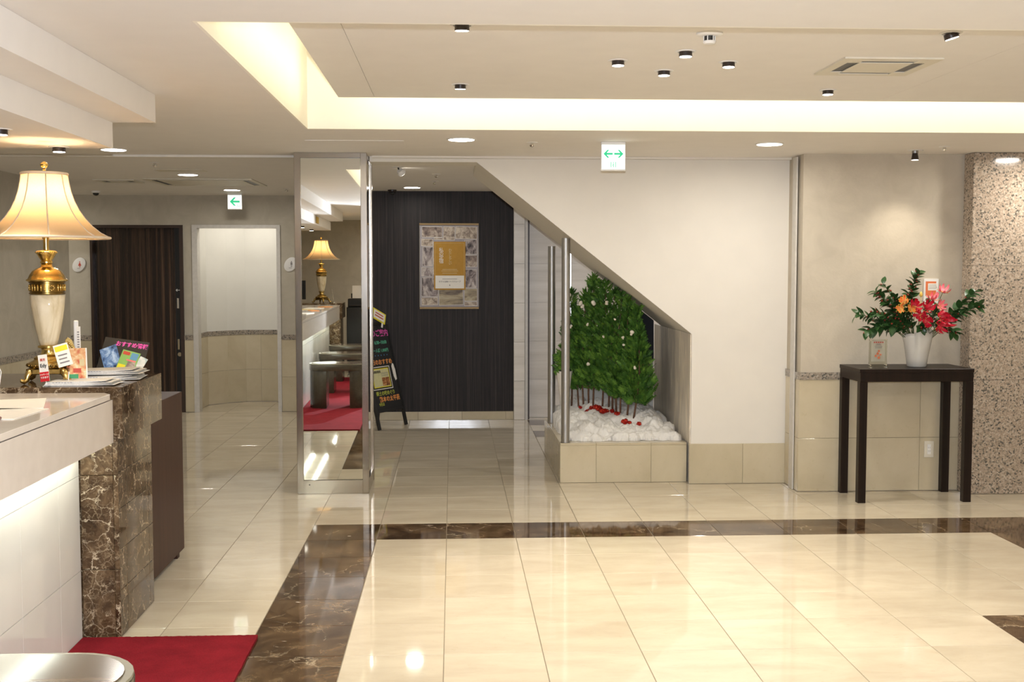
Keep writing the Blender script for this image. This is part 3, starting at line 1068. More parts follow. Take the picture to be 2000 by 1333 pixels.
def table_lamp(x, y, z, label, rz=0.0, power=8.0):
    t = thing('table_lamp', label, 'lamp', (x, y, z), rz)
    # four scroll feet
    for k in range(4):
        a = PI / 4 + k * PI / 2
        c, s = math.cos(a), math.sin(a)
        mb = MB()
        path = [(0.062, 0.052), (0.082, 0.052), (0.100, 0.046), (0.108, 0.032), (0.112, 0.016), (0.124, 0.0095), (0.136, 0.014), (0.138, 0.022)]
        mb.tube([(c * r, s * r, h) for r, h in path], [0.016, 0.017, 0.016, 0.013, 0.011, 0.0095, 0.008, 0.005], 8)
        mb.build('foot', M['gold'], t, smooth='all')
    mb = MB()
    mb.prism([(-.085, -.055), (-.055, -.085), (.055, -.085), (.085, -.055), (.085, .055), (.055, .085), (-.055, .085), (-.085, .055)], 0.040, 0.062, 'z', bevel=0.003)
    mb.build('plinth', M['golddark'], t)
    mb = MB()
    mb.lathe([(0.060, 0.0622), (0.082, 0.066), (0.088, 0.076), (0.084, 0.086), (0.066, 0.094), (0.060, 0.100), (0.062, 0.106), (0.056, 0.112), (0.034, 0.120), (0.029, 0.134), (0.031, 0.146), (0.044, 0.150), (0.044, 0.158), (0.036, 0.1618)], 40)
    mb.build('base_turning', M['gold'], t, smooth=True)
    mb = MB()
    for k in range(24):
        a = 2 * PI * k / 24
        mb.ball((0.0865 * math.cos(a), 0.0865 * math.sin(a), 0.076), 0.008, 1)
    mb.build('beading', M['golddark'], t, smooth='all')
    mb = MB()
    mb.lathe([(0.035, 0.162), (0.041, 0.185), (0.052, 0.230), (0.061, 0.280), (0.068, 0.330), (0.071, 0.3775)], 40, flute=(10, 0.045))
    mb.build('onyx_vase', M['onyx'], t, smooth='all')
    mb = MB()
    mb.lathe([(0.069, 0.378), (0.074, 0.382), (0.074, 0.386), (0.071, 0.388), (0.071, 0.428), (0.075, 0.430), (0.075, 0.4345)], 40)
    mb.build('collar_band', M['golddark'], t, smooth=True)
    mb = MB()
    for k in range(32):
        a = 2 * PI * k / 32
        if k % 8 == 2:
            for j in range(8):
                b = 2 * PI * j / 8
                da = 0.010 * math.cos(b) / 0.072
                mb.ball((0.0725 * math.cos(a + da), 0.0725 * math.sin(a + da), 0.408 + 0.010 * math.sin(b)), 0.0045, 1)
        elif k % 8 not in (1, 3):
            mb.tube([(0.0725 * math.cos(a), 0.0725 * math.sin(a), 0.394), (0.0725 * math.cos(a), 0.0725 * math.sin(a), 0.422)], 0.0035, 6)
    mb.build('collar_relief', M['gold'], t, smooth='all')
    mb = MB()
    mb.lathe([(0.078, 0.435), (0.084, 0.439), (0.083, 0.443), (0.076, 0.447), (0.070, 0.462), (0.058, 0.480), (0.042, 0.490), (0.030, 0.494), (0.024, 0.500), (0.022, 0.512)], 48, flute=(16, 0.05))
    mb.build('dome', M['gold'], t, smooth='all')
    mb = MB()
    mb.lathe([(0.022, 0.5122), (0.026, 0.514), (0.026, 0.520), (0.022, 0.524), (0.030, 0.536), (0.038, 0.550), (0.043, 0.556), (0.044, 0.562), (0.038, 0.567), (0.016, 0.5695)], 40)
    mb.build('cup', M['gold'], t, smooth=True)
    mb = MB()
    for k in range(28):
        a = 2 * PI * k / 28
        mb.ball((0.042 * math.cos(a), 0.042 * math.sin(a), 0.559), 0.0042, 1)
    mb.build('cup_beading', M['gold'], t, smooth='all')
    mb = MB()
    mb.tube([(0, 0, 0.57), (0, 0, 0.885)], 0.0125, 16)
    mb.build('stem', M['gold'], t, smooth=True)
    b = MB()
    b.ball((0, 0, 0.785), 0.027, 2, (1, 1, 1.35))
    b.build('bulb', M['bulb_on'], t, smooth='all')
    mb = MB()
    mb.tube([(0, 0, 0.8855), (0, 0, 0.918)], [0.008, 0.006], 10)
    mb.lathe([(0.004, 0.917), (0.013, 0.925), (0.018, 0.934), (0.012, 0.942), (0.004, 0.948)], 14)
    mb.build('finial', M['gold'], t, smooth='all')
    # bell shade in eight panels
    prof = [(0.092, 0.895), (0.097, 0.860), (0.105, 0.820), (0.118, 0.780), (0.136, 0.742), (0.160, 0.706), (0.190, 0.672), (0.224, 0.644), (0.262, 0.624)]
    for k in range(8):
        a0, a1 = 2 * PI * (k + 0.02) / 8 + 0.2, 2 * PI * (k + 0.98) / 8 + 0.2
        mb = MB()
        verts, faces = [], []
        m = 6
        for r, h in prof:
            for j in range(m + 1):
                u = j / m
                a = a0 + (a1 - a0) * u
                rr = r * (1 - 0.035 * math.sin(PI * u))
                verts.append((rr * math.cos(a), rr * math.sin(a), h))
        for i in range(len(prof) - 1):
            for j in range(m):
                faces.append((i * (m + 1) + j, i * (m + 1) + j + 1, (i + 1) * (m + 1) + j + 1, (i + 1) * (m + 1) + j))
        mb._add(verts, faces)
        mb.build('shade_panel', M['shade'], t, smooth='all')
        a = 2 * PI * k / 8 + 0.2
        rb = MB()
        rb.tube([(r * math.cos(a), r * math.sin(a), h) for r, h in prof], 0.0032, 6)
        rb.build('shade_rib', M['shadetrim'], t, smooth='all')
    for nm, r, h, q in (('top_trim', 0.093, 0.895, 0.006), ('bottom_trim', 0.262, 0.623, 0.0055)):
        mb = MB()
        mb.tube([(r * math.cos(2 * PI * k / 48), r * math.sin(2 * PI * k / 48), h) for k in range(49)], q, 8, caps=False)
        mb.build(nm, M['shadetrim'], t, smooth='all')
    mb = MB()
    for k in range(3):
        a = 2 * PI * k / 3
        mb.tube([(0.008 * math.cos(a), 0.008 * math.sin(a), 0.888), (0.092 * math.cos(a), 0.092 * math.sin(a), 0.893)], 0.002, 6)
    mb.build('shade_spider', M['gold'], t)
    lp = lamp('lamp_glow', 'POINT', (0, 0, 0.785), power, (1.0, 0.72, 0.40), shadow_soft_size=0.036)
    lp.parent = t
    return t


table_lamp(-1.745, 5.09, 1.0602, 'gold and onyx table lamp with lit bell shade on the marble block', 0.18)
table_lamp(-1.690, -0.98, 1.0602, 'matching gold lamp on the far marble block, seen in the mirror', 0.5)
# ------------------------------------------------------------------ console table with flowers
tab = thing('console_table', 'tall dark wooden console table against the papered wall', 'table', (3.053, 7.655, 0))
TX, TY = 0.384, 0.203
MB().box(-TX, TX, -TY, TY, 0.866, 0.890, 0.0015).build('table_top', M['wenge'], tab)
for nm, a in (('apron', (-TX + .004, TX - .004, -TY + .003, -TY + .025)), ('apron', (-TX + .004, TX - .004, TY - .025, TY - .003)),
              ('apron', (-TX + .004, -TX + .026, -TY + .026, TY - .026)), ('apron', (TX - .026, TX - .004, -TY + .026, TY - .026))):
    box(nm, M['wenge'], tab, *a, 0.806, 0.8655)
for sx in (-1, 1):
    for sy in (-1, 1):
        cx, cy = sx * (TX - 0.028), sy * (TY - 0.029)
        box('leg', M['wenge'], tab, cx - .026, cx + .026, cy - .026, cy + .026, 0.0, 0.8655 if False else 0.805, 0.0015)

# vase: a folded white cloth-like pot
vs = MB()
prof = [(0.058, 0.0), (0.064, 0.004), (0.070, 0.05), (0.080, 0.11), (0.090, 0.17), (0.096, 0.21), (0.098, 0.235)]
n = 48
verts, faces = [], []


def vr(r, z, a, inner=0.0):
    u = z / 0.235
    rr = r * (1 + 0.05 * u * math.sin(2 * a + 0.8) + 0.03 * u * math.sin(5 * a + 1.0 + 3 * u)) - inner
    fold = math.exp(-((math.atan2(math.sin(a + 2.15), math.cos(a + 2.15))) / 0.22) ** 2)
    rr -= 0.016 * u * fold
    zz = z
    if z > 0.2:
        zz += 0.018 * math.sin(a * 1.0 + 2.6) + 0.014 * math.sin(3 * a + 0.5) - 0.02 * fold
    return (rr * math.cos(a), rr * math.sin(a), zz)


rings = [[vr(r, z, 2 * PI * k / n) for k in range(n)] for r, z in prof] + [[vr(r, z, 2 * PI * k / n, 0.006) for k in range(n)] for r, z in prof[::-1][:4]]
for rg in rings:
    verts += rg
for i in range(len(rings) - 1):
    for k in range(n):
        k2 = (k + 1) % n
        faces.append((i * n + k, i * n + k2, (i + 1) * n + k2, (i + 1) * n + k))
faces.append(tuple(range(n))[::-1])
faces.append(tuple(range((len(rings) - 1) * n, len(rings) * n)))
vs._add(verts, faces)
M['vase'] = plain('white_porcelain', (0.62, 0.60, 0.55), 0.25, grain=0.02, gscale=8)
VX, VY, VZ = 3.125, 7.645, 0.8903
tag(vs.build('flower_vase', M['vase'], smooth='all', loc=(VX, VY, VZ)), 'white folded porcelain vase holding the flower arrangement', 'vase')

M['leafgreen'] = plain('dark_green_leaf', (0.028, 0.080, 0.020), 0.35, grain=0.5, gscale=25)
M['leaflight'] = plain('light_green_leaf', (0.07, 0.14, 0.03), 0.4, grain=0.3, gscale=25)
M['stemgreen'] = plain('green_stem', (0.07, 0.10, 0.025), 0.5)
M['berry'] = plain('red_brown_berry', (0.24, 0.03, 0.015), 0.3, grain=0.2)
M['petalred'] = plain('crimson_petal', (0.50, 0.008, 0.030), 0.45, grain=0.2, gscale=60)
M['petalpink'] = plain('pink_petal', (0.78, 0.16, 0.20), 0.45, grain=0.25, gscale=60)
M['petalorange'] = plain('orange_petal', (0.75, 0.17, 0.05), 0.45, grain=0.35, gscale=60)
M['petalyellow'] = plain('yellow_petal_edge', (0.72, 0.50, 0.10), 0.5)


def leaf_mesh(L, W, mat, fold=0.25, droop=0.2):
    mb = MB()
    verts, faces = [], []
    m = 5
    for i in range(m + 1):
        u = i / m
        w = W * math.sin(PI * min(1, u * 0.93 + 0.05)) ** 0.8 * (1 - 0.25 * u)
        z = -droop * L * u * u
        verts += [(-w, L * u, z + fold * w), (0, L * u, z), (w, L * u, z + fold * w)]
    for i in range(m):
        a = 3 * i
        faces += [(a, a + 1, a + 4, a + 3), (a + 1, a + 2, a + 5, a + 4)]
    mb._add(verts, faces)
    o = mb.build('leaf', mat, smooth='all', fix=False)
    me = o.data
    bpy.data.objects.remove(o)
    return me


LEAF = [leaf_mesh(0.060, 0.020, M['leafgreen']), leaf_mesh(0.052, 0.021, M['leafgreen'], 0.4, 0.35), leaf_mesh(0.046, 0.017, M['leaflight'], 0.2, 0.1), leaf_mesh(0.068, 0.023, M['leafgreen'], 0.15, 0.3)]
bm_ = MB()
bm_.ball((0, 0, 0), 0.0075, 1)
_o = bm_.build('berry', M['berry'], smooth='all')
BERRY = _o.data
bpy.data.objects.remove(_o)


def aim(d, up=Vector((0, 0, 1)), roll=0.0):
    """euler turning local +Y to direction d, local +Z towards up"""
    y = Vector(d).normalized()
    x = y.cross(up)
    x = x.normalized() if x.length > 1e-5 else Vector((1, 0, 0))
    z = x.cross(y)
    m = Matrix((x, y, z)).transposed() @ Matrix.Rotation(roll, 3, 'Y')
    return m.to_euler()


def branch(tip, mid, label, n_leaf, n_berry, seed, root=None, leaf_set=(0, 1, 3), spread=0.035):
    """stem from inside the vase through mid to tip (world points) with leaves and berries"""
    r = random.Random(seed)
    base = Vector(root or (VX, VY, VZ + 0.10))
    P0, P1, P2 = base, Vector(mid), Vector(tip)
    t = thing('leafy_branch', label, 'branch', tuple(base), 0, 'leafy branches in the white vase')

    def pt(u):
        return (P0 * (1 - u) ** 2 + P1 * 2 * u * (1 - u) + P2 * u * u) - base
    mb = MB()
    mb.tube([pt(i / 10) for i in range(11)], [0.0032 - 0.002 * i / 10 for i in range(11)], 6)
    mb.build('stem', M['stemgreen'], t, smooth='all')
    for i in range(n_leaf):
        u = 0.42 + 0.58 * (i + 0.5) / n_leaf
        p = pt(u)
        tan = (pt(min(1, u + 0.03)) - pt(u - 0.03)).normalized()
        a = i * 2.4 + r.uniform(-0.5, 0.5)
        side = tan.orthogonal().normalized()
        d = (Matrix.Rotation(a, 3, tan) @ side) * 0.9 + tan * 0.7 + Vector((0, -0.15, 0.1))
        o = put('leaf', LEAF[r.choice(leaf_set)], t, p, aim(d, roll=r.uniform(-0.7, 0.7)))
        s = r.uniform(0.75, 1.15)
        o.scale = (s, s, s)
    for i in range(n_berry):
        u = r.uniform(0.5, 1.0)
        p = pt(u) + Vector((r.uniform(-1, 1), r.uniform(-1, 1), r.uniform(-1, 1))) * spread * 0.55
        put('berry', BERRY, t, p)
    return t


branch((2.70, 7.62, 1.245), (2.93, 7.60, 1.21), 'leafy branch reaching farthest left from the white vase', 32, 8, 1)
branch((2.735, 7.56, 1.13), (2.93, 7.57, 1.24), 'drooping leafy branch low on the left of the vase', 27, 9, 2)
branch((2.83, 7.64, 1.40), (2.97, 7.62, 1.28), 'berried leafy branch rising to the upper left of the vase', 32, 16, 3)
branch((2.885, 7.66, 1.455), (3.00, 7.64, 1.30), 'thin berried twig with a pale tip left of the highest branch', 14, 7, 4)
branch((3.125, 7.66, 1.525), (3.03, 7.64, 1.34), 'highest leafy branch with dark berries above the vase', 32, 20, 5)
branch((3.50, 7.60, 1.40), (3.32, 7.62, 1.20), 'arching leafy branch reaching the granite pier', 35, 2, 6)
branch((3.53, 7.58, 1.31), (3.36, 7.60, 1.24), 'leafy branch ending before the granite pier, lower', 25, 3, 7)
branch((3.345, 7.54, 1.11), (3.26, 7.56, 1.24), 'short berried branch drooping right of the vase', 22, 12, 8)
branch((2.90, 7.55, 1.16), (3.00, 7.57, 1.22), 'short leafy branch just left of the vase rim', 24, 8, 9)
branch((3.10, 7.50, 1.15), (3.12, 7.56, 1.20), 'short leafy branch over the front of the vase rim', 19, 5, 10)
branch((3.27, 7.65, 1.30), (3.22, 7.63, 1.22), 'leafy branch behind the crimson blooms', 22, 5, 11)
branch((2.97, 7.68, 1.35), (3.04, 7.66, 1.25), 'leafy branch behind the orange blooms', 25, 9, 12)

branch((3.00, 7.60, 1.28), (3.06, 7.60, 1.20), 'short leafy branch under the orange blooms', 20, 6, 14)
branch((3.16, 7.56, 1.33), (3.14, 7.58, 1.22), 'leafy branch between the crimson and pink blooms', 18, 4, 15)
branch((3.30, 7.58, 1.22), (3.24, 7.58, 1.20), 'leafy branch right of the crimson blooms', 18, 8, 16)
branch((2.84, 7.59, 1.19), (2.98, 7.58, 1.20), 'level leafy branch between the two lowest left ones', 22, 8, 17)
branch((2.90, 7.62, 1.32), (3.00, 7.60, 1.24), 'leafy branch filling the left side above the level one', 22, 10, 18)

branch((2.80, 7.60, 1.26), (2.96, 7.58, 1.24), 'leafy branch between the upper and lower left ones', 24, 12, 21)
branch((2.93, 7.57, 1.24), (3.02, 7.57, 1.20), 'leafy tuft left of the crimson cluster', 22, 12, 22)
branch((3.05, 7.62, 1.38), (3.06, 7.62, 1.26), 'leafy branch behind the top crimson bloom', 20, 12, 23)
branch((3.40, 7.58, 1.25), (3.28, 7.59, 1.24), 'leafy branch halfway to the granite pier', 18, 4, 24)


def petal_mesh(L, W, mat, edge, curl):
    """narrow wavy petal starting outwards and curling up and back"""
    mb = MB()
    verts, faces = [], []
    m = 8
    for i in range(m + 1):
        u = i / m
        w = W * (math.sin(PI * min(0.97, u * 0.9 + 0.06)) ** 0.9)
        a = curl * u
        y = L * (math.sin(a) / max(curl, 1e-3))
        z = L * (1 - math.cos(a)) / max(curl, 1e-3)
        wv = 0.12 * W * math.sin(u * 16)
        verts += [(-w, y, z + wv), (-w * .5, y, z), (w * .5, y, z), (w, y, z - wv)]
    for i in range(m):
        a = 4 * i
        for q in range(3):
            faces.append((a + q, a + q + 1, a + q + 5, a + q + 4))
    vs_, fs_ = mb._add(verts, faces)
    for idx, f in enumerate(fs_):
        f.material_index = 1 if (idx % 3 != 1 and edge) else 0
    o = mb.build('petal', [mat, M['petalyellow']], smooth='all', fix=False)
    me = o.data
    bpy.data.objects.remove(o)
    return me


PETAL = {'red': petal_mesh(0.086, 0.0110, M['petalred'], False, 2.0), 'pink': petal_mesh(0.070, 0.0115, M['petalpink'], False, 1.5), 'orange': petal_mesh(0.066, 0.011, M['petalorange'], True, 1.9)}


def bloom(x, y, z, col, label, seed, face=(0, -1, 0.35), scale=1.0, n=8):
    r = random.Random(seed)
    t = thing('gloriosa_bloom', label, 'flower', (x, y, z), 0, 'gloriosa blooms in the white vase')
    root = Vector((VX + (x - VX) * 0.3, VY, VZ + 0.12)) - Vector((x, y, z))
    mb = MB()
    mb.tube([root, root * 0.5 + Vector((0, 0.015, 0.02)), (0, 0, 0)], [0.002, 0.0018, 0.0018], 6)
    mb.build('stem', M['stemgreen'], t)
    fd = Vector(face).normalized()
    q = fd.to_track_quat('Z', 'Y').to_matrix()
    for k in range(n):
        a = 2 * PI * k / n + r.uniform(-.25, .25)
        m = q @ Matrix.Rotation(a, 3, 'Z') @ Matrix.Rotation(r.uniform(-.25, .35), 3, 'X')
        o = put('petal', PETAL[col], t, (0, 0, 0), m.to_euler())
        s = scale * r.uniform(0.85, 1.12)
        o.scale = (s, s, s)
    for k in range(6):
        a = 2 * PI * (k + .5) / 6
        d = q @ Vector((math.cos(a), math.sin(a), 0.25))
        sb = MB()
        sb.tube([(0, 0, 0), d * 0.04 * scale], [0.0011, 0.0008], 5)
        sb.ball(tuple(d * 0.041 * scale), 0.003, 1)
        sb.build('stamen', M['petalyellow'], t)
    return t


bloom(3.055, 7.52, 1.30, 'red', 'crimson bloom at the top of the red cluster', 1, (-0.3, -1, 0.5), 1.0, 8)
bloom(3.085, 7.50, 1.245, 'red', 'crimson bloom left of the vase mouth', 2, (-0.5, -1, 0.1))
bloom(3.115, 7.50, 1.21, 'red', 'crimson bloom low over the vase rim', 3, (0.0, -1, -0.1))
bloom(3.135, 7.52, 1.285, 'red', 'crimson bloom in the middle of the bouquet', 4, (0.2, -1, 0.6))
bloom(3.215, 7.50, 1.235, 'red', 'large crimson bloom right of centre', 5, (0.4, -1, 0.2), 1.0)
bloom(3.205, 7.49, 1.175, 'red', 'lowest crimson bloom on the right', 6, (0.3, -1, -0.2), 1.0)
bloom(3.255, 7.51, 1.205, 'red', 'rightmost crimson bloom beside the vase rim', 7, (0.8, -1, 0.1))
bloom(3.185, 7.55, 1.345, 'pink', 'pink bloom with upright petals above the red cluster', 8, (0.1, -0.4, 1), 1.0, 8)
bloom(3.262, 7.57, 1.395, 'pink', 'highest pink bloom at the right', 9, (0.2, -0.4, 1), 1.0, 8)
bloom(3.23, 7.54, 1.30, 'pink', 'pink bloom between the crimson blooms and the highest pink one', 10, (0.3, -1, 0.4), 0.8)
bloom(2.985, 7.53, 1.325, 'orange', 'orange and yellow bloom, upper left', 11, (-0.4, -1, 0.6))
bloom(3.025, 7.51, 1.28, 'orange', 'orange and yellow bloom beside the crimson cluster', 12, (-0.2, -1, 0.3), 0.85)
bloom(2.965, 7.53, 1.285, 'orange', 'orange and yellow bloom, lowest left', 13, (-0.6, -1, 0.1), 0.8)
mb = MB()
mb.lathe([(0.002, 0.0), (0.009, 0.008), (0.011, 0.02), (0.006, 0.034), (0.001, 0.038)], 10)
mb.tube([(0, 0, 0), (0.01, 0.02, -0.12), (0.0, 0.03, -0.24)], 0.0018, 6)
tag(mb.build('flower_bud', M['petalyellow'], smooth='all', loc=(3.118, 7.58, 1.36)), 'pale yellow closed bud standing above the bouquet', 'flower bud')

# acrylic card stand on the table
M['cardwhite'] = plain('white_card', (0.78, 0.74, 0.66), 0.6, grain=0.02)
M['inkred'] = plain('red_ink', (0.50, 0.06, 0.03), 0.6)
M['inkorange'] = plain('orange_ink', (0.65, 0.16, 0.05), 0.6)
M['inkgrey'] = plain('grey_ink', (0.22, 0.20, 0.19), 0.6)
cs = thing('card_stand', 'small acrylic stand with a maple leaf card on the console table', 'card stand', (2.828, 7.560, 0.8902), 0.06)
box('acrylic_sheet', M['acrylic'], cs, -0.062, 0.062, 0.006, 0.010, 0.004, 0.190)
box('acrylic_sheet', M['acrylic'], cs, -0.062, 0.062, -0.001, 0.003, 0.004, 0.190)
box('card', M['cardwhite'], cs, -0.047, 0.047, 0.0035, 0.0055, 0.042, 0.182)
for sx in (-0.055, 0.055):
    for z in (0.018, 0.186):
        m2 = MB()
        m2.tube([(sx, -0.006, z), (sx, 0.016, z)], 0.0045, 10)
        m2.build('standoff', M['chrome'], cs, smooth=True)
fp = MB()
fp.box(-0.06, -0.048, -0.012, 0.03, 0.0, 0.006)
fp.box(0.048, 0.06, -0.012, 0.03, 0.0, 0.006)
fp.build('foot', M['acrylic'], cs)
hd = MB()
for k in range(5):
    hd.box(-0.033 + k * 0.0145, -0.033 + k * 0.0145 + 0.009, -0.0018, -0.0012, 0.166, 0.174)
hd.build('heading', M['inkred'], cs)
ln = MB()
for k, (w, z) in enumerate(((0.014, 0.158), (0.020, 0.151), (0.026, 0.141), (0.024, 0.132))):
    ln.box(-w, w, -0.0018, -0.0012, z, z + 0.003)
ln.build('printed_lines', M['inkgrey'], cs)
for k, (x, z, s) in enumerate(((0.004, 0.112, 0.012), (-0.004, 0.095, 0.014), (0.016, 0.088, 0.010), (-0.018, 0.080, 0.012), (0.004, 0.068, 0.015))):
    star = []
    for q in range(14):
        a = 2 * PI * q / 14 + k
        rr = s * (1.0 if q % 2 == 0 else 0.38)
        star.append((x + rr * math.cos(a), z + rr * math.sin(a)))
    MB().prism(star, -0.0018, -0.0012, 'y').build('maple_leaf_print', M['inkorange'], cs)

# outlet and small notice on the wall
ot = thing('wall_outlet', 'ivory double power outlet on the wainscot under the table', 'outlet', (3.313, RWY - 0.0125, 0.235))
box('plate', M['offwhite'], ot, -0.034, 0.034, -0.006, 0, 0.0, 0.114, 0.002)
box('socket_insert', M['white'], ot, -0.013, 0.013, -0.0085, -0.0062, 0.022, 0.092, 0.001)
for z in (0.04, 0.064):
    for sx in (-0.006, 0.004):
        box('slot', M['inkgrey'], ot, sx, sx + 0.002, -0.0092, -0.0086, z, z + 0.010)
nt = thing('wall_notice', 'small clear notice panel with an orange print on the wall behind the flowers', 'sign', (3.308, RWY - 0.0005, 1.29))
box('back_plate', M['white'], nt, -0.052, 0.052, -0.006, 0, 0.0, 0.19, 0.001)
box('orange_print', M['inkorange'], nt, -0.040, 0.034, -0.0068, -0.0062, 0.072, 0.172)
box('white_print', M['cardwhite'], nt, -0.024, 0.040, -0.0076, -0.0070, 0.110, 0.158)
ln = MB()
for z in (0.121, 0.132, 0.145):
    ln.box(-0.018, 0.034, -0.0083, -0.0078, z, z + 0.003)
ln.build('printed_lines', M['inkgrey'], nt)

# ------------------------------------------------------------------ exit signs
M['signface'] = emit('lit_exit_sign_face', (0.93, 1.0, 0.97), 0.75)
M['signgreen'] = emit('lit_exit_sign_green', (0.02, 0.55, 0.24), 0.5)


def arrow(mb, x, z, s, d, y0, y1):
    """arrow with its tip at x, pointing in direction d"""
    P = [(0, 0), (0.42, 0.42), (0.62, 0.42), (0.34, 0.10), (1.0, 0.10), (1.0, -0.10), (0.34, -0.10), (0.62, -0.42), (0.42, -0.42)]
    mb.prism([(x - d * px * s, z + pz * s) for px, pz in P], y0, y1, 'y')


def exit_sign(x, y, ztop, w, h, label, double):
    t = thing('exit_sign', label, 'sign', (x, y, ztop))
    box('housing', M['white'], t, -w / 2, w / 2, -0.014, 0.014, -h, -0.001, 0.002)
    f = w / 2 - 0.004
    zt_, zb_ = -0.020, -h + 0.010
    box('lit_face', M['signface'], t, -f, f, -0.0165, -0.0145, zb_, zt_)
    g = MB()
    zc = zt_ - (zt_ - zb_) * 0.37
    if double:
        arrow(g, -f * 0.86, zc, f * 0.80, -1, -0.0175, -0.0168)
        arrow(g, f * 0.86, zc, f * 0.80, 1, -0.0175, -0.0168)
    else:
        arrow(g, -f * 0.72, zt_ - (zt_ - zb_) * 0.48, f * 1.45, -1, -0.0175, -0.0168)
    g.build('arrow', M['signgreen'], t)
    p = MB()
    cx = 0.0 if double else f * 0.60
    z0 = zb_ + 0.012
    hh = (zt_ - zb_) * 0.22
    p.box(cx - 0.017, cx - 0.013, -0.0175, -0.0168, z0, z0 + hh)
    p.box(cx + 0.013, cx + 0.017, -0.0175, -0.0168, z0, z0 + hh)
    p.ball((cx + 0.001, -0.0170, z0 + hh * 0.86), 0.0035, 1, (1, 0.15, 1))
    p.prism([(cx - 0.006, z0 + hh * .3), (cx + 0.001, z0 + hh * .72), (cx + 0.006, z0 + hh * .66), (cx + 0.001, z0 + hh * .42), (cx + 0.005, z0), (cx + 0.001, z0), (cx - 0.002, z0 + hh * .3)], -0.0175, -0.0168, 'y')
    p.build('running_figure', M['signgreen'], t)
    return t


exit_sign(0.995, 7.20, CH, 0.152, 0.180, 'lit exit sign with a green double arrow hanging from the ceiling', True)
exit_sign(-2.270, 12.30, CH, 0.150, 0.168, 'lit exit sign with a single green left arrow above the alcove', False)

# oval toilet signs
M['ovalwhite'] = plain('white_oval_sign', (0.70, 0.68, 0.64), 0.35, grain=0.02)


def oval(x, z, col, label, skirt):
    t = thing('toilet_sign', label, 'sign', (x, DWY - 0.0005, z))
    pts = [(0.062 * math.cos(2 * PI * k / 40), 0.083 * math.sin(2 * PI * k / 40)) for k in range(40)]
    ca, sa = math.cos(-0.6), math.sin(-0.6)
    pts = [(px * ca - pz * sa, px * sa + pz * ca) for px, pz in pts]
    MB().prism(pts, -0.012, 0.0, 'y', bevel=0.002).build('plate', M['ovalwhite'], t, smooth=True)
    fg = MB()
    fg.ball((0.010, -0.0128, 0.030), 0.007, 1, (1, 0.1, 1))
    if skirt:
        fg.prism([(0.006, 0.022), (0.014, 0.022), (0.026, -0.010), (-0.008, -0.010)], -0.0135, -0.0125, 'y')
    else:
        fg.prism([(0.000, 0.022), (0.020, 0.022), (0.020, -0.006), (0.000, -0.006)], -0.0135, -0.0125, 'y')
    fg.box(0.004, 0.008, -0.0135, -0.0125, -0.028, -0.008)
    fg.box(0.012, 0.016, -0.0135, -0.0125, -0.028, -0.008)
    fg.build('figure', col, t)
    ln = MB()
    ln.box(-0.018, 0.012, -0.0135, -0.0125, -0.040, -0.036)
    ln.build('caption', M['inkgrey'], t)


oval(-3.985, 1.592, M['inkred'], 'white oval toilet sign with a red figure left of the sliding door', True)
oval(-1.745, 1.596, M['inkgrey'], 'white oval toilet sign with a dark figure beside the mirror pillar', False)
# ------------------------------------------------------------------ ceiling devices


def cassette(x, y, z, w, h, label, open_x=True):
    """four-way air outlet: outer frame, sunk dark slots, raised middle plate"""
    t = thing('ceiling_air_outlet', label, 'air vent', (x, y, z - 0.0005))
    b = MB()
    e = 0.045
    sl = 0.055
    b.box(-w, w, -h, -h + e, -0.008, 0)
    b.box(-w, w, h - e, h, -0.008, 0)
    b.box(-w, -w + e, -h + e, h - e, -0.008, 0)
    b.box(w - e, w, -h + e, h - e, -0.008, 0)
    b.build('frame', M['offwhite'], t)
    box('slot_backing', M['black'], t, -w + e, w - e, -h + e, h - e, -0.004, -0.001)
    box('middle_plate', M['offwhite'], t, -w + e + sl, w - e - sl, -h + e + sl, h - e - sl, -0.009, -0.0045, 0.001)
    for sx in (-1, 1):
        for sy in (-1, 1):
            xx, yy = sx * (w - e - sl / 2), sy * (h - e - sl / 2)
            box('corner_bridge', M['offwhite'], t, xx - sl / 2, xx + sl / 2, yy - sl / 2, yy + sl / 2, -0.0085, -0.0045)
    for sy in (-1, 1):
        yy = sy * (h - e - sl * 0.75) if sy > 0 else sy * (h - e - sl * 0.35)
        box('louvre', M['offwhite'], t, -w + e + sl, w - e - sl, yy - sl * 0.12, yy + sl * 0.12, -0.007, -0.0045)
    return t


cassette(1.946, 5.295, PZ, 0.222, 0.222, 'square air conditioning outlet in the raised ceiling panel')
cassette(-2.22, 10.70, CH, 0.47, 0.42, 'large square air conditioning outlet before the sliding door')
cassette(-2.98, 10.60, CH, 0.18, 0.18, 'small grille in the ceiling left of the large air outlet')

sm = thing('smoke_detector', 'white smoke detector beside the diamond of spotlights', 'smoke detector', (1.016, 4.60, PZ - 0.0005))
mb = MB()
mb.lathe([(0.052, 0.0), (0.052, -0.006), (0.047, -0.010), (0.026, -0.012)], 32)
mb.build('base', M['white'], sm, smooth=True)
mb = MB()
mb.lathe([(0.020, -0.0125), (0.020, -0.030)], 24)
mb.build('dark_chamber', M['black'], sm)
for k in range(6):
    a = 2 * PI * k / 6
    m2 = MB()
    m2.tube([(0.0225 * math.cos(a), 0.0225 * math.sin(a), -0.0122), (0.0225 * math.cos(a), 0.0225 * math.sin(a), -0.031)], 0.0022, 6)
    m2.build('rib', M['white'], sm)
mb = MB()
mb.lathe([(0.024, -0.0305), (0.026, -0.034), (0.022, -0.042), (0.010, -0.044)], 28)
mb.build('cap', M['white'], sm, smooth=True)


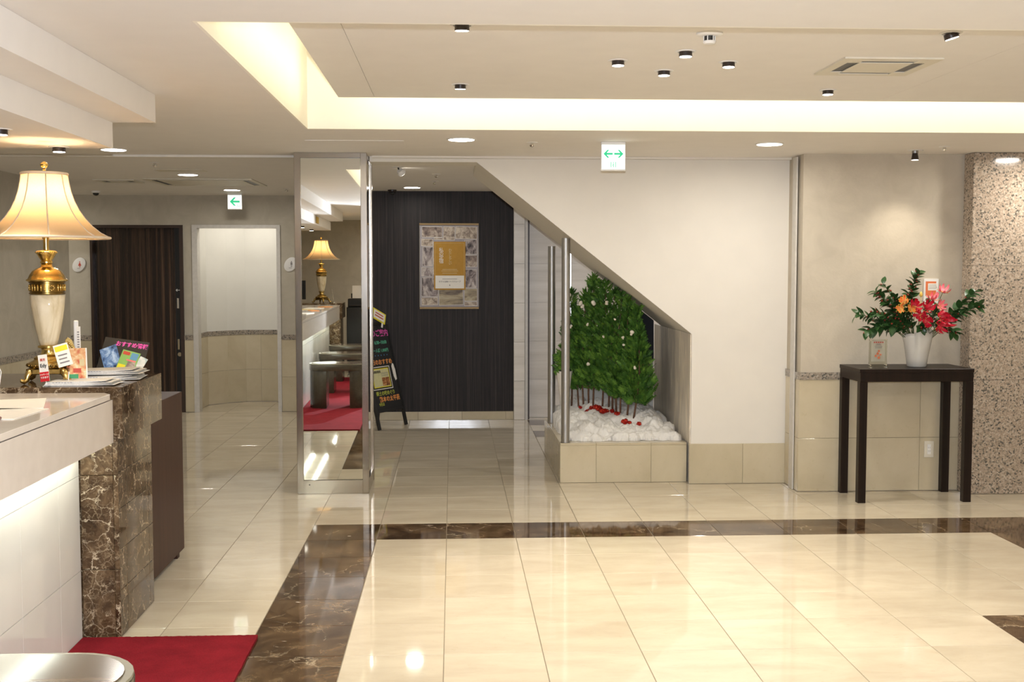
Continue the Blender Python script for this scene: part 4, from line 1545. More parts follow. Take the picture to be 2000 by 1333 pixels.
def sprinkler(x, y, label, z=CH):
    t = thing('sprinkler_head', label, 'sprinkler', (x, y, z - 0.0005), 0, 'sprinkler heads in the ceiling')
    a = MB()
    a.lathe([(0.036, 0.0), (0.034, -0.003), (0.016, -0.004)], 24)
    a.build('escutcheon', M['white'], t, smooth=True)
    a = MB()
    a.lathe([(0.010, -0.0042), (0.010, -0.014), (0.016, -0.018), (0.013, -0.026), (0.004, -0.030)], 18)
    a.build('head', M['chrome'], t, smooth=True)


sprinkler(0.495, 7.249, 'sprinkler head left of the hanging double-arrow sign')
sprinkler(3.161, 7.36, 'sprinkler head above the console table')
sprinkler(-0.134, 9.70, 'sprinkler head nearer of two in the passage')
sprinkler(-0.159, 10.49, 'sprinkler head farther of two in the passage')
sprinkler(-2.204, 8.776, 'sprinkler head left, before the large air outlet')
sprinkler(-1.63, 11.55, 'tiny sprinkler head beyond the large air outlet')


def dome_camera(x, y, label, mat):
    t = thing('ceiling_sensor', label, 'sensor', (x, y, CH - 0.0005))
    a = MB()
    a.lathe([(0.045, 0.0), (0.045, -0.018), (0.040, -0.022)], 24)
    a.build('base', mat, t, smooth=True)
    a = MB()
    a.lathe([(0.030, -0.0225), (0.028, -0.036), (0.016, -0.046), (0.004, -0.049)], 24)
    a.build('dome', M['black'], t, smooth='all')


dome_camera(-3.594, 11.957, 'white dome sensor on the ceiling before the sliding door', M['white'])
dome_camera(-0.60, 11.66, 'dark dome sensor on the ceiling at the dark striped wall', M['spot_black'])
hp = box('ceiling_hatch', M['offwhite'], None, -2.36, -1.98, 9.36, 9.56, CH - 0.004, CH - 0.0005)
tag(hp, 'thin rectangular ceiling hatch before the large air outlet', 'hatch')

# pivoting wall-washer over the flower table
ws = thing('hanging_spotlight', 'black conical spotlight hanging over the flower table', 'spotlight', (3.065, 7.60, CH - 0.0005))
a = MB()
a.lathe([(0.052, 0.0), (0.050, -0.003), (0.022, -0.004)], 24)
a.build('ring', M['white'], ws, smooth=True)
a = MB()
a.lathe([(0.020, -0.0042), (0.020, -0.020)], 20)
a.build('neck', M['steel_dark'], ws, smooth=True)
a = MB()
a.lathe([(0.017, -0.0205), (0.018, -0.026), (0.025, -0.064), (0.0235, -0.0642), (0.021, -0.060)], 24)
a.build('cone', M['spot_black'], ws, smooth=True)
a = MB()
a.lathe([(0.0215, -0.0655), (0.0215, -0.0645)], 24)
a.build('lens', M['spot_on'], ws)
lp = lamp('table_glow', 'SPOT', (0, 0, -0.075), 14.0, WARM, rot=(0.06, 0, 0), spot_size=R(96), spot_blend=0.9, shadow_soft_size=0.02)
lp.parent = ws

# gimbal spot in the passage, pointing towards the poster
gs = thing('pivoting_spotlight', 'white pivoting spotlight with a lit double ring in the passage', 'spotlight', (-0.42, 9.05, CH - 0.0005))
a = MB()
a.lathe([(0.045, 0.0), (0.043, -0.003), (0.018, -0.004)], 24)
a.build('ring', M['white'], gs, smooth=True)
a = MB()
a.tube([(0.0, 0, -0.0045), (0.006, 0, -0.020)], 0.006, 8)
a.build('arm', M['black'], gs)
a = MB()
a.lathe([(0.022, 0.0), (0.032, -0.018), (0.034, -0.032), (0.031, -0.031)], 24)
hd_ = a.build('head', M['white'], gs, smooth=True, loc=(0.012, 0, -0.026), rot=(0.75, -0.65, 0))
a = MB()
a.lathe([(0.0325, -0.0335), (0.0325, -0.0325)], 24)
a.build('lens', M['spot_on'], hd_)
lp = lamp('passage_glow', 'SPOT', (0.03, 0.03, -0.075), 5.0, COOL, rot=(0.75, -0.35, 0), spot_size=R(80), spot_blend=0.8, shadow_soft_size=0.03)
lp.parent = gs

# narrow vent on the counter soffit, seen in the mirror
vt = thing('soffit_grille', 'small brass slatted grille on the counter soffit, seen in the mirror', 'vent', (-1.5315, 1.35, 2.110))
box('backing', M['golddark'], vt, 0.0005, 0.004, -0.16, 0.16, 0.0, 0.085)
for q in range(8):
    box('slat', M['petalyellow'], vt, 0.0042, 0.010, -0.155 + q * 0.04, -0.155 + q * 0.04 + 0.018, 0.004, 0.081)

# ------------------------------------------------------------------ poster on the dark wall
po = thing('wall_poster', 'gold and photo collage poster hung on the dark striped wall', 'poster', (-0.036, DKY - 0.0005, 1.138))
PW, PH = 0.302, 0.874
box('sheet', plain('grey_lilac_print', (0.34, 0.31, 0.32), 0.45, spec=0.15), po, -PW + .004, PW - .004, -0.005, -0.001, 0.020, PH - 0.020)
M['goldbar'] = plain('bronze_bar', (0.14, 0.085, 0.03), 0.35, 0.6)
box('top_bar', M['goldbar'], po, -PW, PW, -0.012, 0, PH - 0.022, PH, 0.002)
box('bottom_bar', M['goldbar'], po, -PW, PW, -0.012, 0, 0.0, 0.022, 0.002)
for sx in (-PW + .002, PW - .002):
    a = MB()
    a.tube([(sx, -0.008, 0.0), (sx, -0.008, PH)], 0.0028, 8)
    a.build('side_wire', M['chrome'], po, smooth=True)


def photo_mat(name, a, b, c, s, st=(1, 1, 1)):
    t = NT(name)
    f = t.noise(t.coord(st, jitter=True), s, 4, 0.65, 0.6)
    return t.set(t.ramp(f, [(0.34, a), (0.5, b), (0.64, c)]), 0.45, 0, 0.15)


PM = [photo_mat('photo_print_interior', (0.10, 0.075, 0.07), (0.26, 0.20, 0.17), (0.50, 0.42, 0.34), 16),
      photo_mat('photo_print_table', (0.18, 0.14, 0.12), (0.42, 0.34, 0.27), (0.62, 0.54, 0.44), 26),
      photo_mat('photo_print_people', (0.05, 0.042, 0.045), (0.30, 0.25, 0.24), (0.55, 0.49, 0.45), 12, (1.6, 1, 0.8)),
      photo_mat('photo_print_room', (0.14, 0.11, 0.09), (0.36, 0.30, 0.20), (0.48, 0.42, 0.30), 9, (0.5, 1, 1.4))]
# (x0, x1, z0, z1, kind) as fractions of the sheet, measured from the lower left
PH_ = [(0.03, 0.38, 0.855, 0.985, 0), (0.40, 0.60, 0.82, 0.985, 1), (0.61, 0.985, 0.835, 0.985, 1), (0.02, 0.22, 0.745, 0.835, 1), (0.24, 0.40, 0.825, 0.85, 1),
       (0.04, 0.22, 0.50, 0.735, 2), (0.77, 0.985, 0.645, 0.825, 2), (0.78, 0.985, 0.49, 0.635, 0), (0.02, 0.22, 0.375, 0.485, 2), (0.77, 0.97, 0.235, 0.46, 2),
       (0.02, 0.31, 0.125, 0.36, 2), (0.32, 0.74, 0.02, 0.215, 3), (0.76, 0.985, 0.07, 0.225, 3), (0.02, 0.30, 0.02, 0.115, 1), (0.76, 0.985, 0.01, 0.062, 1), (0.225, 0.27, 0.40, 0.80, 1)]
rr = random.Random(5)
for x0, x1, z0, z1, kk in PH_:
    xa, xb = -PW + .008 + x0 * (2 * PW - .016), -PW + .008 + x1 * (2 * PW - .016)
    za, zb = 0.024 + z0 * (PH - 0.048), 0.024 + z1 * (PH - 0.048)
    ph = box('photo', M['cardwhite'], po, -(xb - xa) / 2, (xb - xa) / 2, -0.0006, 0.0006, -(zb - za) / 2, (zb - za) / 2, loc=((xa + xb) / 2, -0.0060, (za + zb) / 2), rot=(0, rr.uniform(-.035, .035), 0))
    e = 0.0025
    box('print', PM[kk], ph, -(xb - xa) / 2 + e, (xb - xa) / 2 - e, -0.0011, -0.0008, -(zb - za) / 2 + e * 1.4, (zb - za) / 2 - e)
M['goldpaper'] = plain('ochre_print', (0.44, 0.235, 0.035), 0.45, spec=0.15, grain=0.06)
gx0, gx1, gz0, gz1 = -PW + 0.005 + 0.235 * 2 * PW, -PW + 0.005 + 0.765 * 2 * PW, 0.225 * PH, 0.785 * PH
gp = box('gold_panel', M['goldpaper'], po, gx0, gx1, -0.0100, -0.0085, gz0, gz1)
box('white_label', M['cardwhite'], gp, gx0 + 0.014, gx1 - 0.014, -0.0112, -0.0104, gz0 + 0.014, gz0 + 0.145)
ba = MB()
for a_ in ((gx0 + .012, gx1 - .012, gz1 - .016, gz1 - .0145), (gx0 + .012, gx0 + .0135, gz0 + .15, gz1 - .016), (gx1 - .0135, gx1 - .012, gz0 + .15, gz1 - .016)):
    ba.box(a_[0], a_[1], -0.0109, -0.0104, a_[2], a_[3])
M['inkpale'] = plain('pale_ink', (0.62, 0.50, 0.26), 0.5)
ba.build('border_line', M['inkpale'], gp)
gc = (gx0 + gx1) / 2
text('lettering', '私\nの\n定\n宿', 0.048, M['cardwhite'], gp, (gx0 + 0.075, -0.0110, gz0 + 0.345), space=0.80)
text('lettering', 'わ\nた\nし\nら\nし\nい', 0.034, M['inkpale'], gp, (gx0 + 0.165, -0.0110, gz0 + 0.335), space=0.80)
text('lettering', 'ホテル法華クラブグループ', 0.0185, M['inkgrey'], gp, (gc, -0.0116, gz0 + 0.082), bold=0.0003)
ln = MB()
for w, z in ((0.085, 0.19), (0.075, 0.168), (0.075, 0.205)):
    ln.box(gc - w, gc + w, -0.0109, -0.0104, gz0 + z, gz0 + z + 0.004)
ln.build('printed_lines', M['inkpale'], gp)
ln = MB()
ln.box(gc - 0.075, gc + 0.075, -0.0117, -0.0113, gz0 + 0.108, gz0 + 0.112)
ln.box(gc - 0.004, gc + 0.004, -0.0117, -0.0113, gz0 + 0.040, gz0 + 0.055)
ln.build('printed_lines', M['inkgrey'], gp)
a = MB()
a.tube([(0, -0.006, PH), (0, -0.003, PH + 0.02)], 0.004, 8)
a.build('hook', M['black'], po)

# ------------------------------------------------------------------ A-frame blackboard beside the pillar
M['board'] = plain('black_chalkboard', (0.008, 0.008, 0.008), 0.5)
M['chalkpink'] = plain('pink_chalk', (0.75, 0.10, 0.42), 0.8)
M['chalkgreen'] = plain('green_chalk', (0.10, 0.42, 0.26), 0.8)
M['chalkblue'] = plain('blue_chalk', (0.08, 0.22, 0.42), 0.8)
M['chalkorange'] = plain('orange_chalk', (0.75, 0.30, 0.08), 0.8)
M['chalklime'] = plain('lime_chalk', (0.42, 0.45, 0.06), 0.8)
M['yellow'] = plain('yellow_card', (0.72, 0.62, 0.02), 0.6)
# local x runs along the board from its near left foot to its far right foot, local -y faces the viewer
ab = thing('a_frame_blackboard', 'black easel chalkboard with coloured Japanese writing beside the mirror pillar', 'sign board', (-0.585, 11.275, 0), math.atan2(0.425, 0.253))
LE = 0.26          # lean
tilt = math.atan2(0.235, 1.0)
ta = -tilt
BW = 0.247


def on_board(h, x=0.0, d=0.0):
    """point at height h along the board face"""
    return (x, h * math.sin(tilt) - d * math.cos(tilt), h * math.cos(tilt) - d * math.sin(tilt))


for sx in (-BW, BW - 0.03):
    a = MB()
    a.box(sx, sx + 0.03, -0.012, 0.012, 0.003, 1.02)
    a.build('front_leg', M['black'], ab, rot=(ta, 0, 0), loc=(0, 0, 0))
    a = MB()
    a.box(sx, sx + 0.03, -0.010, 0.010, 0.0, 0.99)
    a.build('rear_leg', M['black'], ab, rot=(0.10, 0, 0), loc=(0, 0.345, 0.001))
bd = box('board', M['board'], ab, -BW + 0.031, BW - 0.031, -0.008, 0.008, 0.19, 1.01, rot=(ta, 0, 0))
fr = MB()
fr.box(-BW + .031, BW - .031, -0.012, 0.012, 0.165, 0.19)
fr.box(-BW, BW, -0.012, 0.012, 1.021, 1.045)
fr.build('board_rail', M['black'], ab, rot=(ta, 0, 0))
for body_, h, sz, mt, x, bo in (('朝食のご案内', 0.935, 0.074, 'chalkpink', 0.0, .0012), ('6:30~10:00', 0.845, 0.046, 'chalkgreen', 0.06, .001), ('お一人様 1,000円', 0.765, 0.040, 'chalkgreen', 0.02, .0008),
                                ('・・・・・', 0.715, 0.05, 'chalkblue', 0.03, .001), ('本日のおすすめ', 0.650, 0.058, 'chalkorange', -0.01, .0012), ('郷土の味めぐり', 0.345, 0.046, 'chalklime', -0.02, .001),
                                ('熊本の太平燕', 0.285, 0.058, 'chalkorange', 0.03, .0012), ('9月は', 0.240, 0.036, 'chalklime', -0.12, .0008)):
    text('chalk_writing', body_, sz, M[mt], bd, (x, -0.0088, h), bold=bo)
fr = MB()
for a_ in ((-0.215, 0.125, 0.385, 0.393), (-0.215, 0.125, 0.602, 0.610), (-0.215, -0.207, 0.393, 0.602), (0.117, 0.125, 0.393, 0.602)):
    fr.box(a_[0], a_[1], -0.0095, -0.0083, a_[2], a_[3])
fr.build('chalk_frame', M['cardwhite'], bd)
lf = box('menu_flyer', M['yellow'], bd, -0.19, 0.10, -0.0100, -0.0083, 0.405, 0.592)
box('flyer_face', plain('pale_yellow_print', (0.62, 0.58, 0.30), 0.5), lf, -0.18, 0.09, -0.0108, -0.0102, 0.414, 0.583)
fl_ = MB()
for q in range(6):
    fl_.box(-0.165 + q * 0.021, -0.150 + q * 0.021, -0.0114, -0.0109, 0.548, 0.572)
fl_.build('flyer_title', M['black'], lf)
box('dish_photo', photo_mat('dish_photo_print', (0.05, 0.03, 0.02), (0.30, 0.11, 0.04), (0.62, 0.34, 0.14), 22), lf, -0.04, 0.085, -0.0114, -0.0109, 0.418, 0.500)
ln = MB()
for q in range(4):
    ln.box(-0.04, 0.08, -0.0114, -0.0109, 0.512 + q * 0.011, 0.516 + q * 0.011)
ln.build('printed_lines', M['inkgrey'], lf)
# pale card cut-out tucked at the right edge
cc = MB()
cc.prism([(0.165, 0.60), (0.185, 0.63), (0.205, 0.62), (0.212, 0.58), (0.232, 0.54), (0.225, 0.47), (0.190, 0.455), (0.172, 0.50)], -0.0105, -0.0090, 'y')
cc.build('cut_out_card', M['cardwhite'], bd)
yc = MB()
yc.box(-0.10, 0.10, -0.002, 0.002, -0.055, 0.055)
ycd = yc.build('yellow_card', M['yellow'], ab, loc=(0.06, 0.20, 1.085), rot=(ta, 0.42, -0.15))
box('card_face', M['cardwhite'], ycd, -0.083, 0.083, -0.0032, -0.0022, -0.040, 0.042)
ln = MB()
for q, (w, z) in enumerate(((0.06, 0.012), (0.065, -0.016))):
    ln.box(-w, w, -0.0040, -0.0034, z, z + 0.011)
ln.build('printed_lines', M['inkred'], ycd)
a = MB()
a.box(0.05, 0.07, -0.004, 0.001, -0.10, -0.054)
a.build('card_clip', M['white'], ycd)

# ------------------------------------------------------------------ steel posts and a glowing strip for a lit edge
for (x, y, z0, z1, lb) in ((0.812, 8.315, 0.292, 1.789, 'brushed steel post on the near corner of the planter'), (0.803, 9.40, 0.292, 1.752, 'brushed steel post at the far corner of the planter')):
    t = thing('steel_post', lb, 'post', (x, y, z0), 0, 'steel posts holding the stair')
    a = MB()
    a.cyl((0, 0), 0.031, 0.004, z1 - z0 - 0.02, 32)
    a.build('shaft', M['steel_dark'], t, smooth=True)
    a = MB()
    a.cyl((0, 0), 0.036, 0.0, 0.0038, 28)
    a.build('base_ring', M['steel_dark'], t, smooth=True)
for (x, z0, z1, lb) in ((1.215, 0.95, 1.86, 'added glowing strip for the bright edge right of the near steel post'),):
    t = thing('edge_glow_strip', lb, 'light', (x, 11.9875, z0), 0)  # glow added for the bright edge of a frame, not a real fixture
    box('glow_backing', M['casing'], t, -0.012, 0.012, -0.020, 0.0, 0.0, z1 - z0)
    box('glow_face', M['edge_glow'], t, -0.009, 0.009, -0.0235, -0.0205, 0.01, z1 - z0 - 0.01)
# ------------------------------------------------------------------ planter under the stair
PLa, PLb, PLy0, PLy1, PLz = 0.771, 1.693, 8.275, 9.72, 0.290
pl = thing('stone_planter', 'raised cream stone planter filled with cotton snow under the stair', 'planter', (PLa, PLy0, 0))


def plb(name, mat, x0, x1, y0, y1, z0, z1, bev=0.0):
    return box(name, mat, pl, x0 - PLa, x1 - PLa, y0 - PLy0, y1 - PLy0, z0, z1, bev)


plb('core', M['wains'], PLa + 0.013, PLb, PLy0 + 0.013, PLy1, 0.0, 0.272)
xs_ = (PLa, 1.032, 1.433, PLb)
for xa, xb in zip(xs_[:-1], xs_[1:]):
    plb('front_tile', M['wains'], xa + 0.0008, xb - 0.0008, PLy0, PLy0 + 0.0125, 0.002, 0.2715, 0.0008)
ysd = (PLy0 + 0.013, 8.68, 9.08, 9.48, PLy1)
for ya, yb in zip(ysd[:-1], ysd[1:]):
    plb('side_tile', M['wains'], PLa, PLa + 0.0125, ya + 0.0008, yb - 0.0008, 0.002, 0.2715, 0.0008)
    plb('coping', M['wains'], PLa, PLa + 0.10, ya + 0.0008 + (0.09 if ya < 8.3 else 0), yb - 0.0008, 0.2725, PLz, 0.001)
for xa, xb in zip(xs_[:-1], xs_[1:]):
    plb('coping', M['wains'], xa + 0.0008, xb - 0.0008, PLy0, PLy0 + 0.10, 0.2725, PLz, 0.001)
plb('back_panel', M['alcove'], 0.90, PLb, PLy1 - 0.03, PLy1 - 0.005, 0.2725, 0.775)

# cotton snow
t = NT('cotton_batting')
_v = t.coord()
_f = t.noise(_v, 55, 7, 0.8)
t.bump(_f, 0.8, 0.01)
M['cotton'] = t.set(t.ramp(_f, [(0.2, (0.74, 0.71, 0.65)), (0.7, (0.84, 0.82, 0.78))]), 0.95, 0, 0.1, **{'Subsurface Weight': 0.0})
rs = random.Random(11)
SX0, SX1, SY0, SY1 = 0.80, 1.675, 8.345, 9.64
blobs = []
for q in range(210):
    bx_, by_ = rs.uniform(SX0 + 0.03, SX1 - 0.03), rs.uniform(SY0 + 0.03, SY1)
    edge = min(bx_ - SX0 + 0.05, SX1 - bx_ + 0.05, (by_ - SY0) * 0.42 + 0.02)
    rad = rs.uniform(0.045, 0.105)
    lift = 0.012 + 0.100 * min(1.0, edge / 0.25) * (0.75 + 0.25 * math.sin(bx_ * 9 + by_ * 5)) + 0.045 * min(1.0, max(0, by_ - 8.7) / 0.5)
    rad = min(rad, 0.024 + edge * 0.75, bx_ - SX0 + 0.02, SX1 - bx_ + 0.02)
    blobs.append((bx_, by_, PLz + lift - rad * 0.55 + rs.uniform(-.012, .012), rad))
NX_, NY_ = 150, 190


def snow_h(x, y):
    ed_ = min(x - SX0, SX1 - x, (y - SY0)) + 0.018 * math.sin(x * 31 + y * 17) + 0.012 * math.sin(x * 57 - y * 23)
    h = PLz + 0.004 + 0.085 * min(1.0, max(0.0, min(x - SX0 + .05, SX1 - x + .05, (y - SY0) * .42 + .02)) / 0.25) if ed_ > 0.035 else 0.0
    for bx_, by_, bz_, r_ in blobs:
        dx, dy = x - bx_, y - by_
        if abs(dx) < r_ and abs(dy) < r_:
            d2 = dx * dx + dy * dy
            if d2 < r_ * r_:
                h = max(h, bz_ + math.sqrt(r_ * r_ - d2))
    return h


SH = [[snow_h(SX0 + (SX1 - SX0) * i / NX_, SY0 + (SY1 - SY0) * j / NY_) for j in range(NY_ + 1)] for i in range(NX_ + 1)]
for _ in range(3):      # soften the heaps
    S2 = [row[:] for row in SH]
    for i in range(1, NX_):
        for j in range(1, NY_):
            if SH[i][j] > PLz:
                nb = [SH[i + a][j + b] for a in (-1, 0, 1) for b in (-1, 0, 1) if SH[i + a][j + b] > PLz]
                S2[i][j] = sum(nb) / len(nb)
    SH = S2
for i in range(NX_ + 1):
    for j in range(NY_ + 1):
        if SH[i][j] > PLz:
            p_ = Vector((i * 0.09, j * 0.09, 0))
            SH[i][j] = max(PLz + 0.002, SH[i][j] + 0.020 * mnoise.fractal(p_ * 0.9, 0.6, 2.2, 4) )
verts, idx, faces = [], {}, []
for j in range(NY_ + 1):
    for i in range(NX_ + 1):
        x, y = SX0 + (SX1 - SX0) * i / NX_, SY0 + (SY1 - SY0) * j / NY_
        h = SH[i][j]
        if h > PLz + 0.002:
            h += rs.uniform(-.0016, .0016)
            idx[i, j] = len(verts)
            verts.append((x + rs.uniform(-.001, .001), y + rs.uniform(-.001, .001), max(h, PLz + 0.001)))
for j in range(NY_):
    for i in range(NX_):
        q = [idx.get(k) for k in ((i, j), (i + 1, j), (i + 1, j + 1), (i, j + 1))]
        if None not in q:
            faces.append(tuple(q))
me = bpy.data.meshes.new('cotton_snow')
me.from_pydata(verts, [], faces)
me.materials.append(M['cotton'])
# give the sheet of wadding a body
bmx = bmesh.new()
bmx.from_mesh(me)
be = [e for e in bmx.edges if e.is_boundary]
ret = bmesh.ops.extrude_edge_only(bmx, edges=be)
for v in ret['geom']:
    if isinstance(v, bmesh.types.BMVert):
        v.co.z = PLz + 0.0008
bmx.to_mesh(me)
bmx.free()
for p in me.polygons:
    p.use_smooth = True
tag(put('cotton_snow', me), 'white cotton wadding heaped like snow in the stone planter', 'cotton snow', kind='stuff')

# cypress saplings
M['bark'] = plain('brown_bark', (0.13, 0.065, 0.035), 0.8, grain=0.3, gscale=60)
t = NT('cypress_foliage')
_oi = t.n('ObjectInfo')
_f = t.noise(t.coord(), 14, 3)
_c = t.ramp(_f, [(0.3, (0.022, 0.068, 0.010)), (0.48, (0.055, 0.145, 0.018)), (0.66, (0.15, 0.29, 0.035))])
M['cypress'] = t.set(_c, 0.6, 0, 0.3)
M['tuft'] = plain('cotton_tuft', (0.78, 0.72, 0.60), 0.95, spec=0.1, gscale=80, grain=0.15)


def sapling(base, top, crown0, rad, label, seed, n_spray=560, rside=0.0):
    r = random.Random(seed)
    b, tp = Vector(base), Vector(top) - Vector(base)
    t = thing('cypress_sapling', label, 'tree', base, 0, 'cut cypress saplings standing in the cotton snow')
    H = tp.length
    cz = max(0.1, min(0.8, (crown0 - base[2]) / (top[2] - base[2])))

    def ax(u):
        return tp * u + Vector((math.sin(u * 5 + seed) * 0.012, math.cos(u * 4 + seed) * 0.010, 0))
    mb = MB()
    mb.tube([ax(0) - Vector((0, 0, 0.0)) if i == 0 else ax(i / 10) for i in range(11)], [0.0085 - 0.0068 * i / 10 for i in range(11)], 7)
    mb.build('trunk', M['bark'], t, smooth='all')
    verts, faces = [], []

    def spray(p, d, L, up):
        """flat fern-like cypress spray"""
        d = d.normalized()
        s = d.cross(up)
        s = s.normalized() if s.length > 1e-4 else Vector((1, 0, 0))
        nrm = s.cross(d).normalized()
        m = 5
        for i in range(m):
            u0, u1 = i / m, (i + 0.95) / m
            c0, c1 = p + d * L * u0 - nrm * 0.1 * L * u0 * u0, p + d * L * u1 - nrm * 0.1 * L * u1 * u1
            w = L * 0.36 * (1 - u0 * 0.75)
            for sg in (-1, 1):
                k = len(verts)
                tipp = c1 + s * sg * w + d * L * 0.10 + nrm * r.uniform(-.15, .15) * w
                verts.extend([c0, c1, tipp, c0 + s * sg * w * 0.32 + nrm * 0.06 * w])
                faces.append((k, k + 1, k + 2, k + 3))
        k = len(verts)
        tip = p + d * L * 1.12 - nrm * 0.1 * L
        verts.extend([p + d * L * 0.9 + s * 0.0035, p + d * L * 0.9 - s * 0.0035, tip])
        faces.append((k, k + 1, k + 2))
    for q in range(n_spray):
        u = cz + (1 - cz) * (r.random() ** 1.15)
        v = (u - cz) / (1 - cz)
        rr_ = rad * (0.30 + 0.70 * min(1, v / 0.22)) * (1 - v) ** 1.0 + 0.012
        a = r.uniform(0, 2 * PI)
        rho = rr_ * math.sqrt(r.uniform(0.04, 1.0))
        p = ax(u) + Vector((math.cos(a) * rho + rside * (1 - v) * 0.04, math.sin(a) * rho, -0.30 * rho))
        d = Vector((math.cos(a) * 0.8, math.sin(a) * 0.8, r.uniform(0.35, 1.3)))
        spray(p, d, r.uniform(0.045, 0.085) * (1 - 0.35 * v), Vector((r.uniform(-1, 1), r.uniform(-1, 1), r.uniform(-.6, .6))))
    for q in range(10):
        spray(ax(0.93 + 0.07 * q / 10), Vector((r.uniform(-.4, .4), r.uniform(-.4, .4), 1)), 0.032, Vector((r.uniform(-1, 1), 1, 0)))
    fm = bpy.data.meshes.new('foliage')
    fm.from_pydata([tuple(x) for x in verts], [], faces)
    fm.materials.append(M['cypress'])
    tag(put('foliage', fm, t), kind='stuff')
    bt = MB()
    for q in range(9):
        u = cz + (0.9 - cz) * q / 9
        a = r.uniform(0, 2 * PI)
        l_ = rad * 0.7 * (1 - (u - cz) / (1 - cz)) ** 0.6
        bt.tube([ax(u), ax(u) + Vector((math.cos(a) * l_, math.sin(a) * l_, l_ * 0.6))], [0.003, 0.0012], 5)
    bt.build('twigs', M['bark'], t)
    return t


TR = [((0.958, 9.400, 0.400), (0.968, 9.400, 1.376), 0.60, 0.105, 'cypress sapling nearest the steel posts, farthest left'),
      ((1.011, 9.345, 0.400), (1.009, 9.345, 1.240), 0.58, 0.085, 'short cypress sapling second from the left'),
      ((1.055, 9.291, 0.400), (1.052, 9.291, 1.365), 0.62, 0.105, 'cypress sapling third from the left'),
      ((1.099, 9.236, 0.400), (1.099, 9.236, 1.450), 0.60, 0.105, 'cypress sapling fourth from the left'),
      ((1.130, 9.182, 0.400), (1.121, 9.182, 1.505), 0.62, 0.115, 'tall cypress sapling fifth from the left'),
      ((1.188, 9.127, 0.395), (1.176, 9.127, 1.455), 0.60, 0.105, 'cypress sapling sixth from the left'),
      ((1.222, 9.073, 0.390), (1.209, 9.073, 1.445), 0.60, 0.115, 'cypress sapling under the slope of the stair, seventh from the left'),
      ((1.240, 9.018, 0.385), (1.262, 9.018, 1.395), 0.58, 0.105, 'cypress sapling eighth from the left'),
      ((1.270, 8.964, 0.385), (1.303, 8.964, 1.360), 0.57, 0.105, 'cypress sapling fourth from the right'),
      ((1.305, 8.909, 0.380), (1.350, 8.909, 1.315), 0.55, 0.115, 'cypress sapling third from the right'),
      ((1.356, 8.855, 0.375), (1.420, 8.855, 1.255), 0.55, 0.125, 'cypress sapling second from the right'),
      ((1.392, 8.800, 0.370), (1.440, 8.800, 1.090), 0.52, 0.150, 'lowest and bushiest cypress sapling, farthest right')]
saps = []
for q, (b_, t_, c_, r_, l_) in enumerate(TR):
    hz = max(snow_h(b_[0], b_[1]) - 0.012, PLz + 0.02)
    saps.append(sapling((b_[0], b_[1], hz), t_, c_, r_, l_, 20 + q, 400 if q < 9 else 520))

# cotton tufts caught in the branches
TF = [(0.930, 9.26, 1.335, 0.020, 0), (0.918, 9.27, 1.285, 0.013, 0), (1.012, 9.12, 1.275, 0.019, 2), (1.022, 9.12, 1.255, 0.014, 2), (1.105, 9.02, 1.275, 0.021, 4), (1.192, 8.94, 1.285, 0.014, 6),
      (0.945, 9.24, 1.085, 0.012, 0), (1.060, 9.10, 1.110, 0.012, 3), (1.296, 8.80, 1.020, 0.011, 9), (1.352, 8.72, 1.062, 0.018, 10), (1.302, 8.76, 0.965, 0.012, 9), (1.065, 9.08, 0.800, 0.014, 3),
      (1.375, 8.68, 0.800, 0.012, 11), (1.245, 8.86, 1.160, 0.010, 7), (1.17, 8.95, 1.02, 0.009, 5)]
rt_ = random.Random(4)
for x, y, z, rd, k in TF:
    m2 = MB()
    for q in range(5):
        m2.ball((rt_.uniform(-.5, .5) * rd, rt_.uniform(-.5, .5) * rd, rt_.uniform(-.6, .6) * rd), rd * rt_.uniform(0.55, 0.85), 2)
    o = m2.build('cotton_tuft', M['tuft'], saps[k], smooth='all')
    o.location = Vector((x, y, z)) - saps[k].location

# red glitter ornaments in the snow
t = NT('red_glitter')
_v = t.coord()
_vo = t.n('TexVoronoi')
_vo.inputs['Scale'].default_value = 220
t.l(_v, _vo.inputs['Vector'])
_sp = t.n('SeparateColor')
t.l(_vo.outputs['Color'], _sp.inputs[0])
t.bump(_sp.outputs[0], 1.0, 0.004)
M['redglit'] = t.set(t.ramp(_sp.outputs[0], [(0.2, (0.30, 0.005, 0.005)), (0.7, (0.62, 0.02, 0.015)), (0.95, (0.9, 0.12, 0.04))]), 0.25, 0.6)
OR_ = [(1.025, 9.25, 0.020, 'small red glitter ornament, farthest left in the snow'), (1.070, 9.16, 0.024, 'red glitter ornament beside the fourth trunk'), (1.098, 9.12, 0.022, 'red glitter ornament left of the large cluster'),
       (1.125, 9.06, 0.028, 'left one of the bright central red ornaments'), (1.150, 9.04, 0.030, 'upper one of the bright central red ornaments'), (1.172, 8.98, 0.030, 'lower one of the bright central red ornaments'),
       (1.198, 8.985, 0.024, 'right one of the bright central red ornaments'), (1.236, 8.93, 0.022, 'dark red ornament right of the central cluster'), (1.268, 8.87, 0.024, 'red ornament between the two groups of trunks'),
       (1.315, 8.77, 0.030, 'large red ornament in front of the right trunks'), (1.352, 8.765, 0.020, 'small red ornament behind the large front one'), (1.412, 8.71, 0.022, 'red ornament beside the rightmost trunk')]
ro = random.Random(9)
